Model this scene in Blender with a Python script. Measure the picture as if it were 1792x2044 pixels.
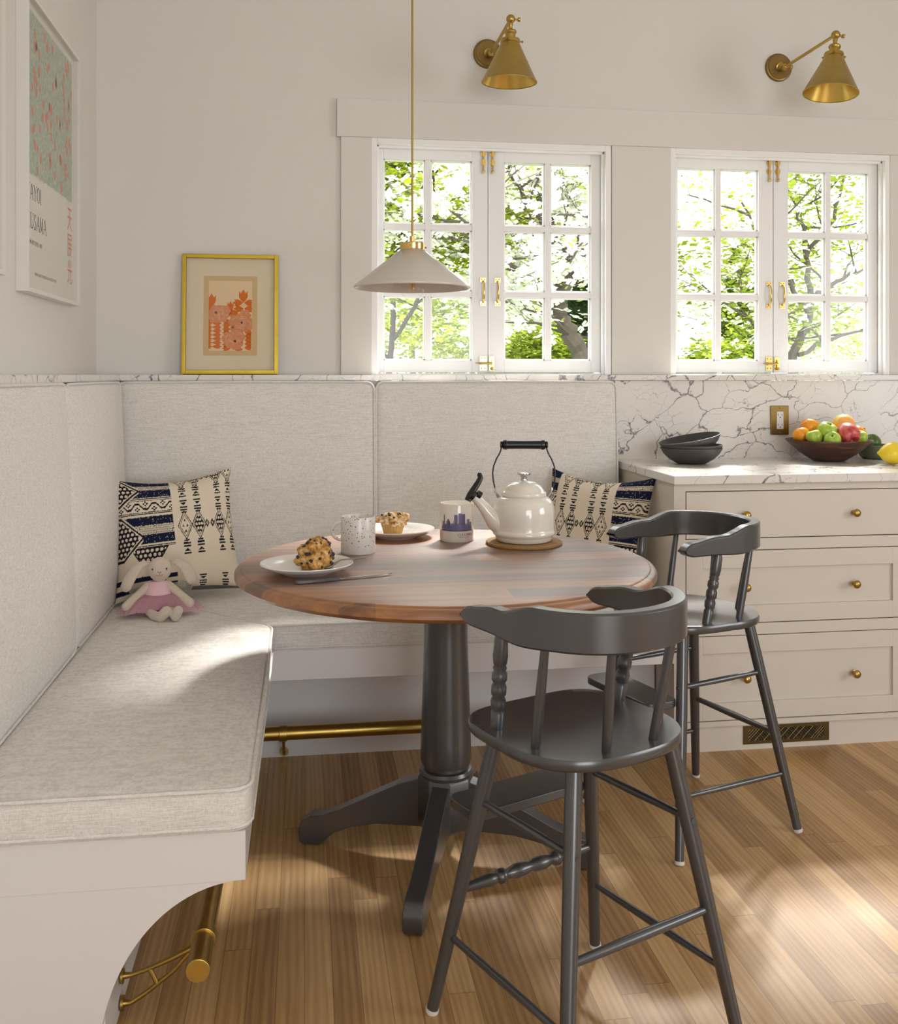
import bpy, bmesh, math, random
from mathutils import Vector, Matrix, noise
C = bpy.context.scene
PI = math.pi
for o in list(bpy.data.objects): bpy.data.objects.remove(o)
# ------------------------------------------------------------------ camera, world, sun, exposure
HZ = 1.242
cam = bpy.data.cameras.new('camera'); camo = bpy.data.objects.new('camera', cam)
C.collection.objects.link(camo); C.camera = camo
camo.location = (0, 0, HZ); camo.rotation_euler = (PI/2, 0, math.radians(-8.25))
cam.sensor_fit = 'HORIZONTAL'; cam.sensor_width = 36; cam.lens = 1980/1792*36
cam.shift_y = -274/1792; cam.clip_start = .05; cam.clip_end = 300
C.view_settings.view_transform = 'Standard'; C.view_settings.look = 'None'
C.view_settings.gamma = 1; C.view_settings.use_curve_mapping = False
C.view_settings.exposure = 0.55
w = bpy.data.worlds.new('sky'); C.world = w; w.use_nodes = True
nt = w.node_tree; nt.nodes.clear()
bg = nt.nodes.new('ShaderNodeBackground'); bg.inputs[0].default_value = (.93, .965, 1, 1); bg.inputs[1].default_value = 5.0
wo = nt.nodes.new('ShaderNodeOutputWorld'); nt.links.new(bg.outputs[0], wo.inputs[0])
try:
    C.cycles.max_bounces = 10; C.cycles.diffuse_bounces = 6; C.cycles.transparent_max_bounces = 16
    C.cycles.caustics_reflective = False; C.cycles.caustics_refractive = False
except Exception: pass
def lamp(name, kind, loc, rot, energy, color=(1, 1, 1), size=None, portal=False):
    l = bpy.data.lights.new(name, kind); o = bpy.data.objects.new(name, l); C.collection.objects.link(o)
    o.location = loc; o.rotation_euler = rot; l.energy = energy; l.color = color
    if kind == 'AREA':
        l.shape = 'RECTANGLE'; l.size, l.size_y = size
        if portal: l.cycles.is_portal = True
    return o
sun = lamp('sun', 'SUN', (0, 0, 8), (0, 0, 0), 7.5, (1, .96, .90)); sun.data.angle = math.radians(9)
sun.rotation_euler = Vector((-.47, -.92, -1.02)).to_track_quat('-Z', 'Y').to_euler()
# sky portals: both windows, plus unseen right and rear openings sized for ambient light
lamp('portal_window_1', 'AREA', (.725, 3.97, 1.69), (-PI/2, 0, 0), 1, size=(.93, .9), portal=True)
lamp('portal_window_2', 'AREA', (1.916, 3.97, 1.69), (-PI/2, 0, 0), 1, size=(.93, .9), portal=True)
lamp('portal_right', 'AREA', (4.12, .6, 1.5), (0, PI/2, 0), 1, size=(1.3, 1.6), portal=True)
lamp('portal_rear', 'AREA', (1.2, -3.02, 1.3), (PI/2, 0, 0), 1, size=(2.0, 2.1), portal=True)
# soft daylight of the two visible windows (just outside the panes' opening, lighting inwards from overhead sky)
# ------------------------------------------------------------------ helpers
def tag(o, label=None, cat=None, group=None, kind=None):
    if label: o['label'] = label
    if cat: o['category'] = cat
    if group: o['group'] = group
    if kind: o['kind'] = kind
    return o
def rootloc(p):
    v = Vector((0, 0, 0))
    while p: v += p.location; p = p.parent
    return v
def thing(name, label, cat, loc=(0, 0, 0), group=None, kind=None):
    o = bpy.data.objects.new(name, None); C.collection.objects.link(o); o.location = loc
    o.empty_display_size = .05
    return tag(o, label, cat, group, kind)
class MB:
    def __init__(s): s.v = []; s.f = []; s.M = Matrix(); s.col = None
    def add(s, vs, fs):
        n = len(s.v); s.v += [s.M @ Vector(p) for p in vs]; s.f += [[i+n for i in f] for f in fs]; return s
    def box(s, x0, x1, y0, y1, z0, z1):
        return s.add([(x0,y0,z0),(x1,y0,z0),(x1,y1,z0),(x0,y1,z0),(x0,y0,z1),(x1,y0,z1),(x1,y1,z1),(x0,y1,z1)],
            [(0,3,2,1),(4,5,6,7),(0,1,5,4),(1,2,6,5),(2,3,7,6),(3,0,4,7)])
    def rings(s, rings, cap=True, closed=False):
        n = len(rings[0]); vs = [p for r in rings for p in r]; fs = []
        m = len(rings)
        for i in range(m if closed else m-1):
            for j in range(n):
                a = i*n+j; b = i*n+(j+1) % n; c = ((i+1) % m)*n+(j+1) % n; d = ((i+1) % m)*n+j
                fs.append((a, b, c, d))
        if cap and not closed: fs.append(tuple(range(n))[::-1]); fs.append(tuple((m-1)*n+j for j in range(n)))
        return s.add(vs, fs)
    def tube(s, path, r, n=10, closed=False, flat=1.0):
        P = [Vector(p) for p in path]; R = r if isinstance(r, (list, tuple)) else [r]*len(P)
        rings = []; up = None
        for i, p in enumerate(P):
            if closed: t = P[(i+1) % len(P)]-P[i-1]
            else: t = P[min(i+1, len(P)-1)]-P[max(i-1, 0)]
            t.normalize()
            if up is None: up = t.orthogonal().normalized()
            up = (up-t*up.dot(t)).normalized(); q = t.cross(up)
            rings.append([p+(up*math.cos(2*PI*k/n)+q*math.sin(2*PI*k/n)*flat)*R[i] for k in range(n)])
        return s.rings(rings, True, closed)
    def turned(s, p0, p1, prof, n=16):   # prof: (fraction, radius)
        a = Vector(p0); b = Vector(p1); t = (b-a).normalized(); u = t.orthogonal().normalized(); q = t.cross(u)
        return s.rings([[a.lerp(b, f)+(u*math.cos(2*PI*k/n)+q*math.sin(2*PI*k/n))*max(r, .0002) for k in range(n)] for f, r in prof])
    def lathe(s, c, prof, n=32, cap=False):  # prof: (r, z)
        c = Vector(c)
        return s.rings([[c+Vector((max(r, .0001)*math.cos(2*PI*k/n), max(r, .0001)*math.sin(2*PI*k/n), z)) for k in range(n)] for r, z in prof], cap)
    def ball(s, c, r, n=16, sq=(1, 1, 1)):
        c = Vector(c); m = n//2
        return s.rings([[c+Vector((math.sin(PI*i/m)*math.cos(2*PI*k/n)*sq[0], math.sin(PI*i/m)*math.sin(2*PI*k/n)*sq[1], -math.cos(PI*i/m)*sq[2]))*r for k in range(n)] for i in [.03]+list(range(1, m))+[m-.03]], True)
    def prism(s, pts, h, ax='z'):   # pts 2D outline, extruded; ax names the extrusion axis
        def m(p, k):
            return (p[0], p[1], k) if ax == 'z' else (p[0], k, p[1]) if ax == 'y' else (k, p[0], p[1])
        return s.rings([[m(p, h[0]) for p in pts], [m(p, h[1]) for p in pts]])
    def build(s, name, mat, parent=None, bevel=0, seg=2, ang=35, tagargs=None, mods=None, world=True):
        me = bpy.data.meshes.new(name)
        if parent: off = rootloc(parent)
        else:
            xs = [min(v[i] for v in s.v) for i in range(3)]; xe = [max(v[i] for v in s.v) for i in range(3)]
            off = Vector(((xs[0]+xe[0])/2, (xs[1]+xe[1])/2, xs[2]))
        me.from_pydata([v-off for v in s.v], [], s.f)
        bm = bmesh.new(); bm.from_mesh(me); bmesh.ops.recalc_face_normals(bm, faces=bm.faces); bm.to_mesh(me); bm.free()
        me.polygons.foreach_set('use_smooth', [True]*len(me.polygons))
        me.set_sharp_from_angle(angle=math.radians(ang))
        if s.col:
            ca = me.color_attributes.new('Col', 'FLOAT_COLOR', 'POINT')
            ca.data.foreach_set('color', [c for q in s.col for c in (*q, 1)])
        me.materials.append(mat)
        o = bpy.data.objects.new(name, me); C.collection.objects.link(o)
        if parent: o.parent = parent
        else: o.location = off
        if bevel:
            b = o.modifiers.new('bevel', 'BEVEL'); b.width = bevel; b.segments = seg; b.limit_method = 'ANGLE'; b.angle_limit = math.radians(40)
            if hasattr(b, 'harden_normals'): b.harden_normals = True
        if tagargs: tag(o, **tagargs)
        return o
def copy_tree(o, parent=None):
    c = o.copy(); C.collection.objects.link(c); c.parent = parent
    for ch in [x for x in bpy.data.objects if x.parent == o]: copy_tree(ch, c)
    return c
# ------------------------------------------------------------------ materials
def srgb(r, g, b):
    f = lambda c: ((c/255)/12.92 if c/255 <= .04045 else ((c/255+.055)/1.055)**2.4)
    return (f(r), f(g), f(b))
class N:
    def __init__(s, name):
        s.m = bpy.data.materials.new(name); s.m.use_nodes = True; s.t = s.m.node_tree; s.t.nodes.clear()
        s.out = s.t.nodes.new('ShaderNodeOutputMaterial'); s.p = s.t.nodes.new('ShaderNodeBsdfPrincipled')
        s.t.links.new(s.p.outputs[0], s.out.inputs[0])
    def n(s, typ, **k):
        x = s.t.nodes.new('ShaderNode'+typ)
        for a, b in k.items(): setattr(x, a, b)
        return x
    def l(s, a, b): s.t.links.new(a, b)
    def coord(s, scale=(1, 1, 1), kind='Object', rot=(0, 0, 0)):
        t = s.n('TexCoord'); m = s.n('Mapping'); m.inputs['Scale'].default_value = scale; m.inputs['Rotation'].default_value = rot
        s.l(t.outputs[kind], m.inputs[0]); return m.outputs[0]
    def noise(s, vec, scale, detail=3, rough=.5, dist=0):
        x = s.n('TexNoise'); s.l(vec, x.inputs['Vector']); x.inputs['Scale'].default_value = scale
        x.inputs['Detail'].default_value = detail; x.inputs['Roughness'].default_value = rough; x.inputs['Distortion'].default_value = dist
        return x.outputs['Fac']
    def ramp(s, fac, stops):
        r = s.n('ValToRGB'); e = r.color_ramp.elements
        while len(e) < len(stops): e.new(.5)
        for el, (p, c) in zip(e, stops): el.position = p; el.color = (*c, 1)
        s.l(fac, r.inputs[0]); return r.outputs[0]
    def mix(s, fac, a, b, mode='MIX'):
        x = s.n('MixRGB'); x.blend_type = mode
        for i, q in ((0, fac), (1, a), (2, b)):
            if isinstance(q, (int, float)): x.inputs[i].default_value = q if i == 0 else (q, q, q, 1)
            elif isinstance(q, tuple): x.inputs[i].default_value = (*q, 1)
            else: s.l(q, x.inputs[i])
        return x.outputs[0]
    def math(s, op, a, b=0):
        x = s.n('Math'); x.operation = op
        for i, q in ((0, a), (1, b)):
            if isinstance(q, (int, float)): x.inputs[i].default_value = q
            else: s.l(q, x.inputs[i])
        return x.outputs[0]
    def bump(s, h, strength=.2, dist=.001):
        b = s.n('Bump'); b.inputs['Strength'].default_value = strength; b.inputs['Distance'].default_value = dist
        s.l(h, b.inputs['Height']); s.l(b.outputs[0], s.p.inputs['Normal'])
    def set(s, **k):
        for a, b in k.items():
            i = s.p.inputs[{'color': 'Base Color', 'rough': 'Roughness', 'metal': 'Metallic', 'coat': 'Coat Weight', 'coatr': 'Coat Roughness', 'trans': 'Transmission Weight', 'ior': 'IOR', 'alpha': 'Alpha', 'sss': 'Subsurface Weight', 'spec': 'Specular IOR Level', 'sheen': 'Sheen Weight'}[a]]
            if isinstance(b, tuple): i.default_value = (*b, 1)
            elif isinstance(b, (int, float)): i.default_value = b
            else: s.l(b, i)
        return s
def plain(name, col, rough=.5, metal=0, var=.06, scale=9, **k):
    a = N(name); f = a.noise(a.coord(), scale, 3)
    c2 = tuple(c*(1-var) for c in col)
    a.set(color=a.mix(f, col, c2), rough=rough, metal=metal, **k); return a.m
def linen(name, col, dark, sc=1.0):
    a = N(name)
    f1 = a.noise(a.coord((750*sc, 750*sc, 80*sc)), 1, 1); f2 = a.noise(a.coord((110*sc, 110*sc, 750*sc)), 1, 1); f3 = a.noise(a.coord((22*sc, 60*sc, 420*sc)), 1, 2)
    f = a.math('MULTIPLY', a.math('ADD', a.math('ADD', f1, f2), f3), .3333)
    g = a.noise(a.coord(), 5, 2)
    c = a.ramp(f, [(.40, dark), (.57, col)])
    c = a.mix(a.math('MULTIPLY', g, .06), c, dark)
    a.set(color=c, rough=.95, spec=.15, sheen=.1); a.bump(f, .35, .0012); return a.m
def marble(name):
    a = N(name); v = a.coord((1, 1, 1.0), rot=(0, .5, .2))
    d = a.n('TexNoise'); a.l(v, d.inputs['Vector']); d.inputs['Scale'].default_value = 2.6; d.inputs['Detail'].default_value = 6
    ad = a.n('VectorMath', operation='MULTIPLY_ADD'); a.l(d.outputs['Color'], ad.inputs[0]); ad.inputs[1].default_value = (.55, .55, .38); a.l(v, ad.inputs[2])
    mp = a.n('Mapping'); mp.inputs['Scale'].default_value = (.75, 1, 1.25); mp.inputs['Rotation'].default_value = (.2, .6, .1); a.l(ad.outputs[0], mp.inputs[0])
    vo = a.n('TexVoronoi', feature='DISTANCE_TO_EDGE'); vo.inputs['Scale'].default_value = 6.5; a.l(mp.outputs[0], vo.inputs['Vector'])
    vo2 = a.n('TexVoronoi', feature='DISTANCE_TO_EDGE'); vo2.inputs['Scale'].default_value = 15; a.l(mp.outputs[0], vo2.inputs['Vector'])
    w1 = a.noise(v, 4, 3); w2 = a.noise(v, 7, 2)
    t = a.math('MULTIPLY', a.math('SUBTRACT', w1, .36), .11)
    v1 = a.math('SUBTRACT', 1, a.math('MINIMUM', 1, a.math('DIVIDE', vo.outputs['Distance'], a.math('MAXIMUM', t, .004))))
    t2 = a.math('MULTIPLY', a.math('SUBTRACT', w2, .42), .09)
    v2 = a.math('SUBTRACT', 1, a.math('MINIMUM', 1, a.math('DIVIDE', vo2.outputs['Distance'], a.math('MAXIMUM', t2, .0005))))
    vein = a.math('MINIMUM', 1, a.math('ADD', a.math('MULTIPLY', v1, .95), a.math('MULTIPLY', v2, .55)))
    fine = a.math('MULTIPLY', vein, a.math('ADD', .45, a.noise(v, 60, 2)))
    base = a.mix(a.noise(v, 2, 2), (.84, .81, .77), (.70, .66, .62))
    a.set(color=a.mix(a.math('MINIMUM', fine, .95), base, (.10, .10, .125)), rough=.22, spec=.4); return a.m
def wood(name, cols, scale=1, rough=.35, rot=(0, 0, 0), coat=0, strip=0, coatr=.1):
    a = N(name); v = a.coord((1.6*scale, 22*scale, 22*scale), rot=rot)
    f = a.noise(v, 1, 5, .62, 1.2); g = a.noise(a.coord((3*scale, 90*scale, 90*scale), rot=rot), 1, 2)
    ff = a.math('ADD', a.math('MULTIPLY', f, .75), a.math('MULTIPLY', g, .25))
    if strip:
        sp = a.n('SeparateXYZ'); a.l(a.coord(), sp.inputs[0])
        fl = a.math('FLOOR', a.math('DIVIDE', a.math('ADD', sp.outputs[1], 3), strip))
        wn0 = a.n('TexWhiteNoise', noise_dimensions='1D'); a.l(fl, wn0.inputs['W'])
        fx = a.math('FLOOR', a.math('ADD', a.math('MULTIPLY', sp.outputs[0], 1.4), a.math('MULTIPLY', wn0.outputs['Value'], 9)))
        wn = a.n('TexWhiteNoise', noise_dimensions='2D'); cb = a.n('CombineXYZ'); a.l(fl, cb.inputs[0]); a.l(fx, cb.inputs[1]); a.l(cb.outputs[0], wn.inputs['Vector'])
        ff = a.math('ADD', ff, a.math('MULTIPLY', a.math('SUBTRACT', wn.outputs['Value'], .5), .3))
    if coat: a.p.inputs['Coat IOR'].default_value = 1.62
    c = a.ramp(ff, [(.28, cols[0]), (.5, cols[1]), (.72, cols[2])])
    a.set(color=c, rough=rough, coat=coat, coatr=coatr); a.bump(g, .08, .0005); return a.m
def oak_floor():
    a = N('oak_floor'); sp = a.n('SeparateXYZ'); a.l(a.coord(), sp.inputs[0])
    W = .057
    xr = a.math('DIVIDE', a.math('ADD', sp.outputs[0], 20), W); row = a.math('FLOOR', xr)
    w1 = a.n('TexWhiteNoise', noise_dimensions='1D'); a.l(row, w1.inputs['W'])
    yy = a.math('ADD', a.math('DIVIDE', a.math('ADD', sp.outputs[1], 20), .95), a.math('MULTIPLY', w1.outputs['Value'], 17.3)); col = a.math('FLOOR', yy)
    cb = a.n('CombineXYZ'); a.l(row, cb.inputs[0]); a.l(col, cb.inputs[1])
    w2 = a.n('TexWhiteNoise', noise_dimensions='2D'); a.l(cb.outputs[0], w2.inputs['Vector'])
    # grain, shifted per board
    cv = a.n('CombineXYZ'); a.l(a.math('ADD', a.math('MULTIPLY', sp.outputs[0], 42), a.math('MULTIPLY', w2.outputs['Value'], 50)), cv.inputs[0])
    a.l(a.math('ADD', a.math('MULTIPLY', sp.outputs[1], 2.4), a.math('MULTIPLY', w2.outputs['Value'], 90)), cv.inputs[1])
    g = a.noise(cv.outputs[0], 1, 4, .6, 1.0)
    cv2 = a.n('CombineXYZ'); a.l(a.math('MULTIPLY', sp.outputs[0], 330), cv2.inputs[0]); a.l(a.math('MULTIPLY', sp.outputs[1], 9), cv2.inputs[1]); a.l(w2.outputs['Value'], cv2.inputs[2])
    g2 = a.noise(cv2.outputs[0], 1, 2)
    wv = a.n('TexWave', wave_type='BANDS', bands_direction='X'); cv3 = a.n('CombineXYZ')
    a.l(a.math('ADD', a.math('MULTIPLY', sp.outputs[0], 18), a.math('MULTIPLY', w2.outputs['Value'], 30)), cv3.inputs[0]); a.l(a.math('MULTIPLY', sp.outputs[1], 1.1), cv3.inputs[1]); a.l(cv3.outputs[0], wv.inputs['Vector'])
    wv.inputs['Scale'].default_value = 1.1; wv.inputs['Distortion'].default_value = 9; wv.inputs['Detail'].default_value = 2; wv.inputs['Detail Scale'].default_value = .7
    f = a.math('ADD', a.math('ADD', a.math('MULTIPLY', g, .38), a.math('MULTIPLY', g2, .2)), a.math('MULTIPLY', wv.outputs['Fac'], .14))
    f = a.math('ADD', f, a.math('MULTIPLY', a.math('SUBTRACT', w2.outputs['Value'], .5), .38))
    c = a.ramp(f, [(.05, srgb(136, 98, 56)), (.33, srgb(176, 138, 88)), (.6, srgb(202, 166, 116))])
    fr = a.math('FRACT', xr); e = a.math('MINIMUM', fr, a.math('SUBTRACT', 1, fr)); fy = a.math('FRACT', yy); ey = a.math('MULTIPLY', a.math('MINIMUM', fy, a.math('SUBTRACT', 1, fy)), 13)
    gap = a.math('LESS_THAN', a.math('MINIMUM', e, ey), .014)
    c = a.mix(a.math('MULTIPLY', gap, .6), c, srgb(92, 60, 30))
    a.set(color=c, rough=a.math('ADD', .3, a.math('MULTIPLY', g2, .14)), spec=.45); a.bump(a.math('ADD', g2, a.math('MULTIPLY', gap, -2)), .1, .0006); return a.m
def vcol(name, rough=.9, bumpy=0):
    a = N(name); at = a.n('Attribute', attribute_name='Col'); a.set(color=at.outputs['Color'], rough=rough, spec=.2)
    if bumpy: a.bump(a.noise(a.coord(), bumpy, 2), .3, .001)
    return a.m
def brass(name, col=(.55, .37, .10), rough=.3, dirt=.25):
    a = N(name); f = a.noise(a.coord(), 22, 4)
    a.set(color=a.mix(a.math('MULTIPLY', f, dirt*2), col, tuple(c*.45 for c in col)), metal=1.0, rough=a.math('ADD', rough-.05, a.math('MULTIPLY', f, .14))); return a.m
def glass_mat():
    a = N('window_glass'); tr = a.n('BsdfTransparent'); gl = a.n('BsdfGlossy'); gl.inputs['Roughness'].default_value = .02
    fr = a.n('Fresnel'); fr.inputs[0].default_value = 1.45; mx = a.n('MixShader')
    # a whisper of waviness in the old panes
    bp = a.n('Bump'); bp.inputs['Strength'].default_value = .05; a.l(a.noise(a.coord(), 6, 1), bp.inputs['Height']); a.l(bp.outputs[0], gl.inputs['Normal'])
    ge = a.n('NewGeometry'); a.l(a.math('MULTIPLY', fr.outputs[0], a.math('SUBTRACT', 1, ge.outputs['Backfacing'])), mx.inputs[0]); a.l(tr.outputs[0], mx.inputs[1]); a.l(gl.outputs[0], mx.inputs[2]); a.l(mx.outputs[0], a.out.inputs[0]); return a.m
def sheer(name, col, alpha):
    a = N(name); tr = a.n('BsdfTransparent'); df = a.n('BsdfDiffuse'); tl = a.n('BsdfTranslucent'); m1 = a.n('MixShader'); m2 = a.n('MixShader')
    f = a.noise(a.coord(), 300, 1); cc = a.mix(f, col, tuple(c*.85 for c in col)); a.l(cc, df.inputs[0]); a.l(cc, tl.inputs[0])
    a.l(df.outputs[0], m1.inputs[1]); a.l(tl.outputs[0], m1.inputs[2]); m1.inputs[0].default_value = .4
    m2.inputs[0].default_value = alpha; a.l(tr.outputs[0], m2.inputs[1]); a.l(m1.outputs[0], m2.inputs[2]); a.l(m2.outputs[0], a.out.inputs[0]); return a.m
def leafmat(name, c1, c2, tl=.6):
    a = N(name); df = a.n('BsdfDiffuse'); t = a.n('BsdfTranslucent'); m = a.n('MixShader'); m.inputs[0].default_value = tl
    f = a.noise(a.coord(), 2.2, 4, .7); cc = a.ramp(f, [(.35, c1), (.62, c2)]); a.l(cc, df.inputs[0])
    a.l(a.mix(.5, cc, c2), t.inputs[0]); a.l(df.outputs[0], m.inputs[1]); a.l(t.outputs[0], m.inputs[2]); a.l(m.outputs[0], a.out.inputs[0]); return a.m
M = dict(
    wall=plain('wall_paint', (.72, .695, .65), .75, var=.02, scale=2), trim=plain('trim_paint', (.88, .87, .86), .4, var=.01),
    cab=plain('cabinet_paint', (.66, .60, .535), .42, var=.02), benchp=plain('bench_paint', (.74, .71, .69), .45, var=.02),
    ceil=plain('ceiling_paint', (.85, .84, .82), .9, var=.02), floor=oak_floor(), marble=marble('veined_marble'),
    linen=linen('grey_linen', (.80, .77, .73), (.62, .59, .55)), brass=brass('aged_brass'), brassb=brass('bright_brass', (.80, .56, .20), .16, .08),
    brassd=brass('dark_brass', (.32, .21, .07), .38, .35), brassi=brass('satin_brass_lining', (.72, .50, .13), .28, .1),
    grey=plain('grey_paint', (.046, .046, .049), .3, var=.08, spec=.8, coat=.4, coatr=.18, scale=30), white=plain('white_frame_paint', (.74, .71, .68), .4, var=.02),
    gold=brass('gold_leaf_frame', (.62, .44, .06), .38, .2), glass=glass_mat(), enamel=plain('cream_enamel', (.82, .77, .69), .12, var=.02, coat=.6),
    porcelain=plain('white_porcelain', (.80, .77, .74), .18, var=.03, coat=.3), black=plain('black_plastic', (.008, .008, .009), .28), chrome=plain('polished_steel', (.62, .62, .62), .15, metal=1),
    steel=plain('worn_steel', (.38, .36, .34), .3, metal=1), pewter=plain('pewter_handle', (.18, .17, .17), .45, metal=.8, var=.5, scale=120),
    slate=plain('dark_stoneware', (.062, .054, .050), .5, var=.3, scale=40), dark=plain('shade_black', (.01, .01, .01), .8),  # dark: near-black that stands in for shade inside gaps and holes
    cork=plain('cork', (.42, .24, .09), .85, var=.45, scale=160), plastic=plain('white_plastic', (.75, .73, .70), .35, var=.01),
    shade=plain('pendant_shade_glaze', (.62, .57, .52), .25, var=.03, coat=.3), navy=plain('navy_yarn', (.012, .014, .045), .95),
    table=wood('walnut_tabletop', [srgb(62, 32, 12), srgb(116, 66, 26), srgb(164, 106, 48)], 1, .42, coat=1.0, strip=.085, coatr=.47),
    bowlw=wood('dark_walnut_bowl', [srgb(38, 20, 14), srgb(66, 38, 28), srgb(104, 66, 48)], 2, .35, rot=(.3, .5, .7)),
    plush=plain('cream_plush', (.66, .56, .46), 1.0, var=.15, scale=140, sheen=.3), nose=plain('pink_stitch', (.45, .18, .17), .8),
    eye=plain('brown_eye', (.03, .02, .015), .2), pinkc=plain('pink_cotton', (.78, .52, .56), .9), tulle=sheer('pink_tulle', (.80, .50, .57), .62),
    wing=sheer('sage_gauze', (.45, .47, .37), .45), paper=plain('poster_paper', (.78, .75, .66), .8, var=.02),
    rust=plain('ink_orange', srgb(214, 108, 8), .8, var=.06), salmon=plain('ink_salmon', srgb(222, 146, 100), .8, var=.25, scale=90),
    cream=plain('print_ground', srgb(226, 198, 158), .8, var=.02), matb=plain('mat_board', srgb(222, 206, 176), .85, var=.01), printb=plain('print_border', srgb(206, 176, 126), .85, var=.03),
    ink=plain('ink_black', (.03, .03, .03), .8), coral=plain('ink_coral', srgb(222, 128, 92), .8), ivy=plain('ink_line', srgb(240, 205, 170), .8),
    purple=plain('ink_purple', srgb(138, 134, 176), .4, var=.4, scale=220), purpled=plain('ink_purple_dark', srgb(70, 64, 110), .4, var=.3, scale=200),
    bark=plain('tree_bark', (.09, .07, .055), .95, var=.6, scale=25), rubber=plain('white_felt', (.7, .66, .62), .9),
    pattern=vcol('woven_pattern', .95, 500), art=vcol('printed_artwork', .85),
)
# ------------------------------------------------------------------ structure
WY = 3.80; WX = -.76
def struct(b, name, m, parent=None, bevel=0, **k):
    return b.build(name, m, parent, bevel, tagargs=dict(kind='structure') if not parent else None, **k)
struct(MB().box(WX-.15, 4.2, -3, 3.95, -.1, 0), 'floor', M['floor'])
struct(MB().box(WX-.2, 4.3, -3.1, 4.0, 2.95, 3.1), 'ceiling', M['ceil'])
struct(MB().box(WX-.15, WX, -3, 3.95, 0, 2.95), 'wall_left', M['wall'])
W1 = (.251, 1.199); W2 = (1.442, 2.385); ZB, ZT = 1.242, 2.147
b = MB()
b.box(WX, 4.2, WY, 3.95, 0, ZB-.03); b.box(WX, 4.2, WY, 3.95, ZT, 2.95)
for x0, x1 in ((WX, W1[0]), (W1[1], W2[0]), (W2[1], 4.2)): b.box(x0, x1, WY, 3.95, ZB-.03, ZT)
struct(b, 'wall_back', M['wall'])
b = MB(); b.box(4.05, 4.2, -3, -.2, 0, 2.95); b.box(4.05, 4.2, 1.4, WY, 0, 2.95); b.box(4.05, 4.2, -.2, 1.4, 0, .85); b.box(4.05, 4.2, -.2, 1.4, 2.15, 2.95)  # unseen opening put in this wall to let in ambient daylight
struct(b, 'wall_right', M['wall'])
b = MB(); b.box(WX-.15, .2, -3.1, -2.95, 0, 2.95); b.box(2.2, 4.2, -3.1, -2.95, 0, 2.95); b.box(.2, 2.2, -3.1, -2.95, 2.35, 2.95); b.box(.2, 2.2, -3.1, -2.95, 0, .25)  # unseen rear opening, its size set by the ambient light wanted
struct(b, 'wall_rear', M['wall'])
# casings
struct(MB().box(.119, 2.75, WY-.022, WY, ZT, 2.291), 'trim_1', M['wall'], bevel=.002)
struct(MB().box(.134, W1[0], WY-.016, WY, ZB, ZT), 'trim_2', M['wall'], bevel=.002)
struct(MB().box(W1[1], W2[0], WY-.016, WY, ZB, ZT), 'trim_3', M['wall'], bevel=.002)
struct(MB().box(W2[1], 2.52, WY-.016, WY, ZB, ZT), 'trim_4', M['wall'], bevel=.002)
# ------------------------------------------------------------------ windows: frame > casements > panes, with brass hardware
def bolt(x, y, z, par):
    b = MB()
    for dz in (-.012, -.046): b.prism([(x-.011, z+dz-.004), (x-.004, z+dz-.013), (x+.004, z+dz-.013), (x+.011, z+dz-.004), (x+.011, z+dz+.004), (x+.004, z+dz+.011), (x-.004, z+dz+.011), (x-.011, z+dz+.004)], (y-.004, y), 'y')
    b.box(x-.0045, x+.0045, y-.011, y-.003, z-.024, z-.002); b.box(x-.0045, x+.0045, y-.011, y-.003, z-.058, z-.036)
    b.tube([(x, y-.007, z-.002), (x, y-.007, z-.09)], .0035, 8)
    b.ball((x, y-.011, z-.084), .0062, 12)
    return b.build('surface_bolt', M['brassb'], par)
def pull(x, y, z, par):
    b = MB()
    for dz in (-.046, .046):
        b.box(x-.0115, x+.0115, y-.003, y, z+dz-.009, z+dz+.009)
        for sx in (-.006, .006): b.ball((x+sx, y-.003, z+dz+(.003 if dz > 0 else -.003)), .0028, 8)
    b.tube([(x, y-.002, z-.041), (x, y-.013, z-.036), (x, y-.02, z-.024), (x, y-.022, z), (x, y-.02, z+.024), (x, y-.013, z+.036), (x, y-.002, z+.041)], [.0045, .004, .004, .0048, .004, .004, .0045], 10)
    return b.build('pull_handle', M['brassb'], par, ang=50)
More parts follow.
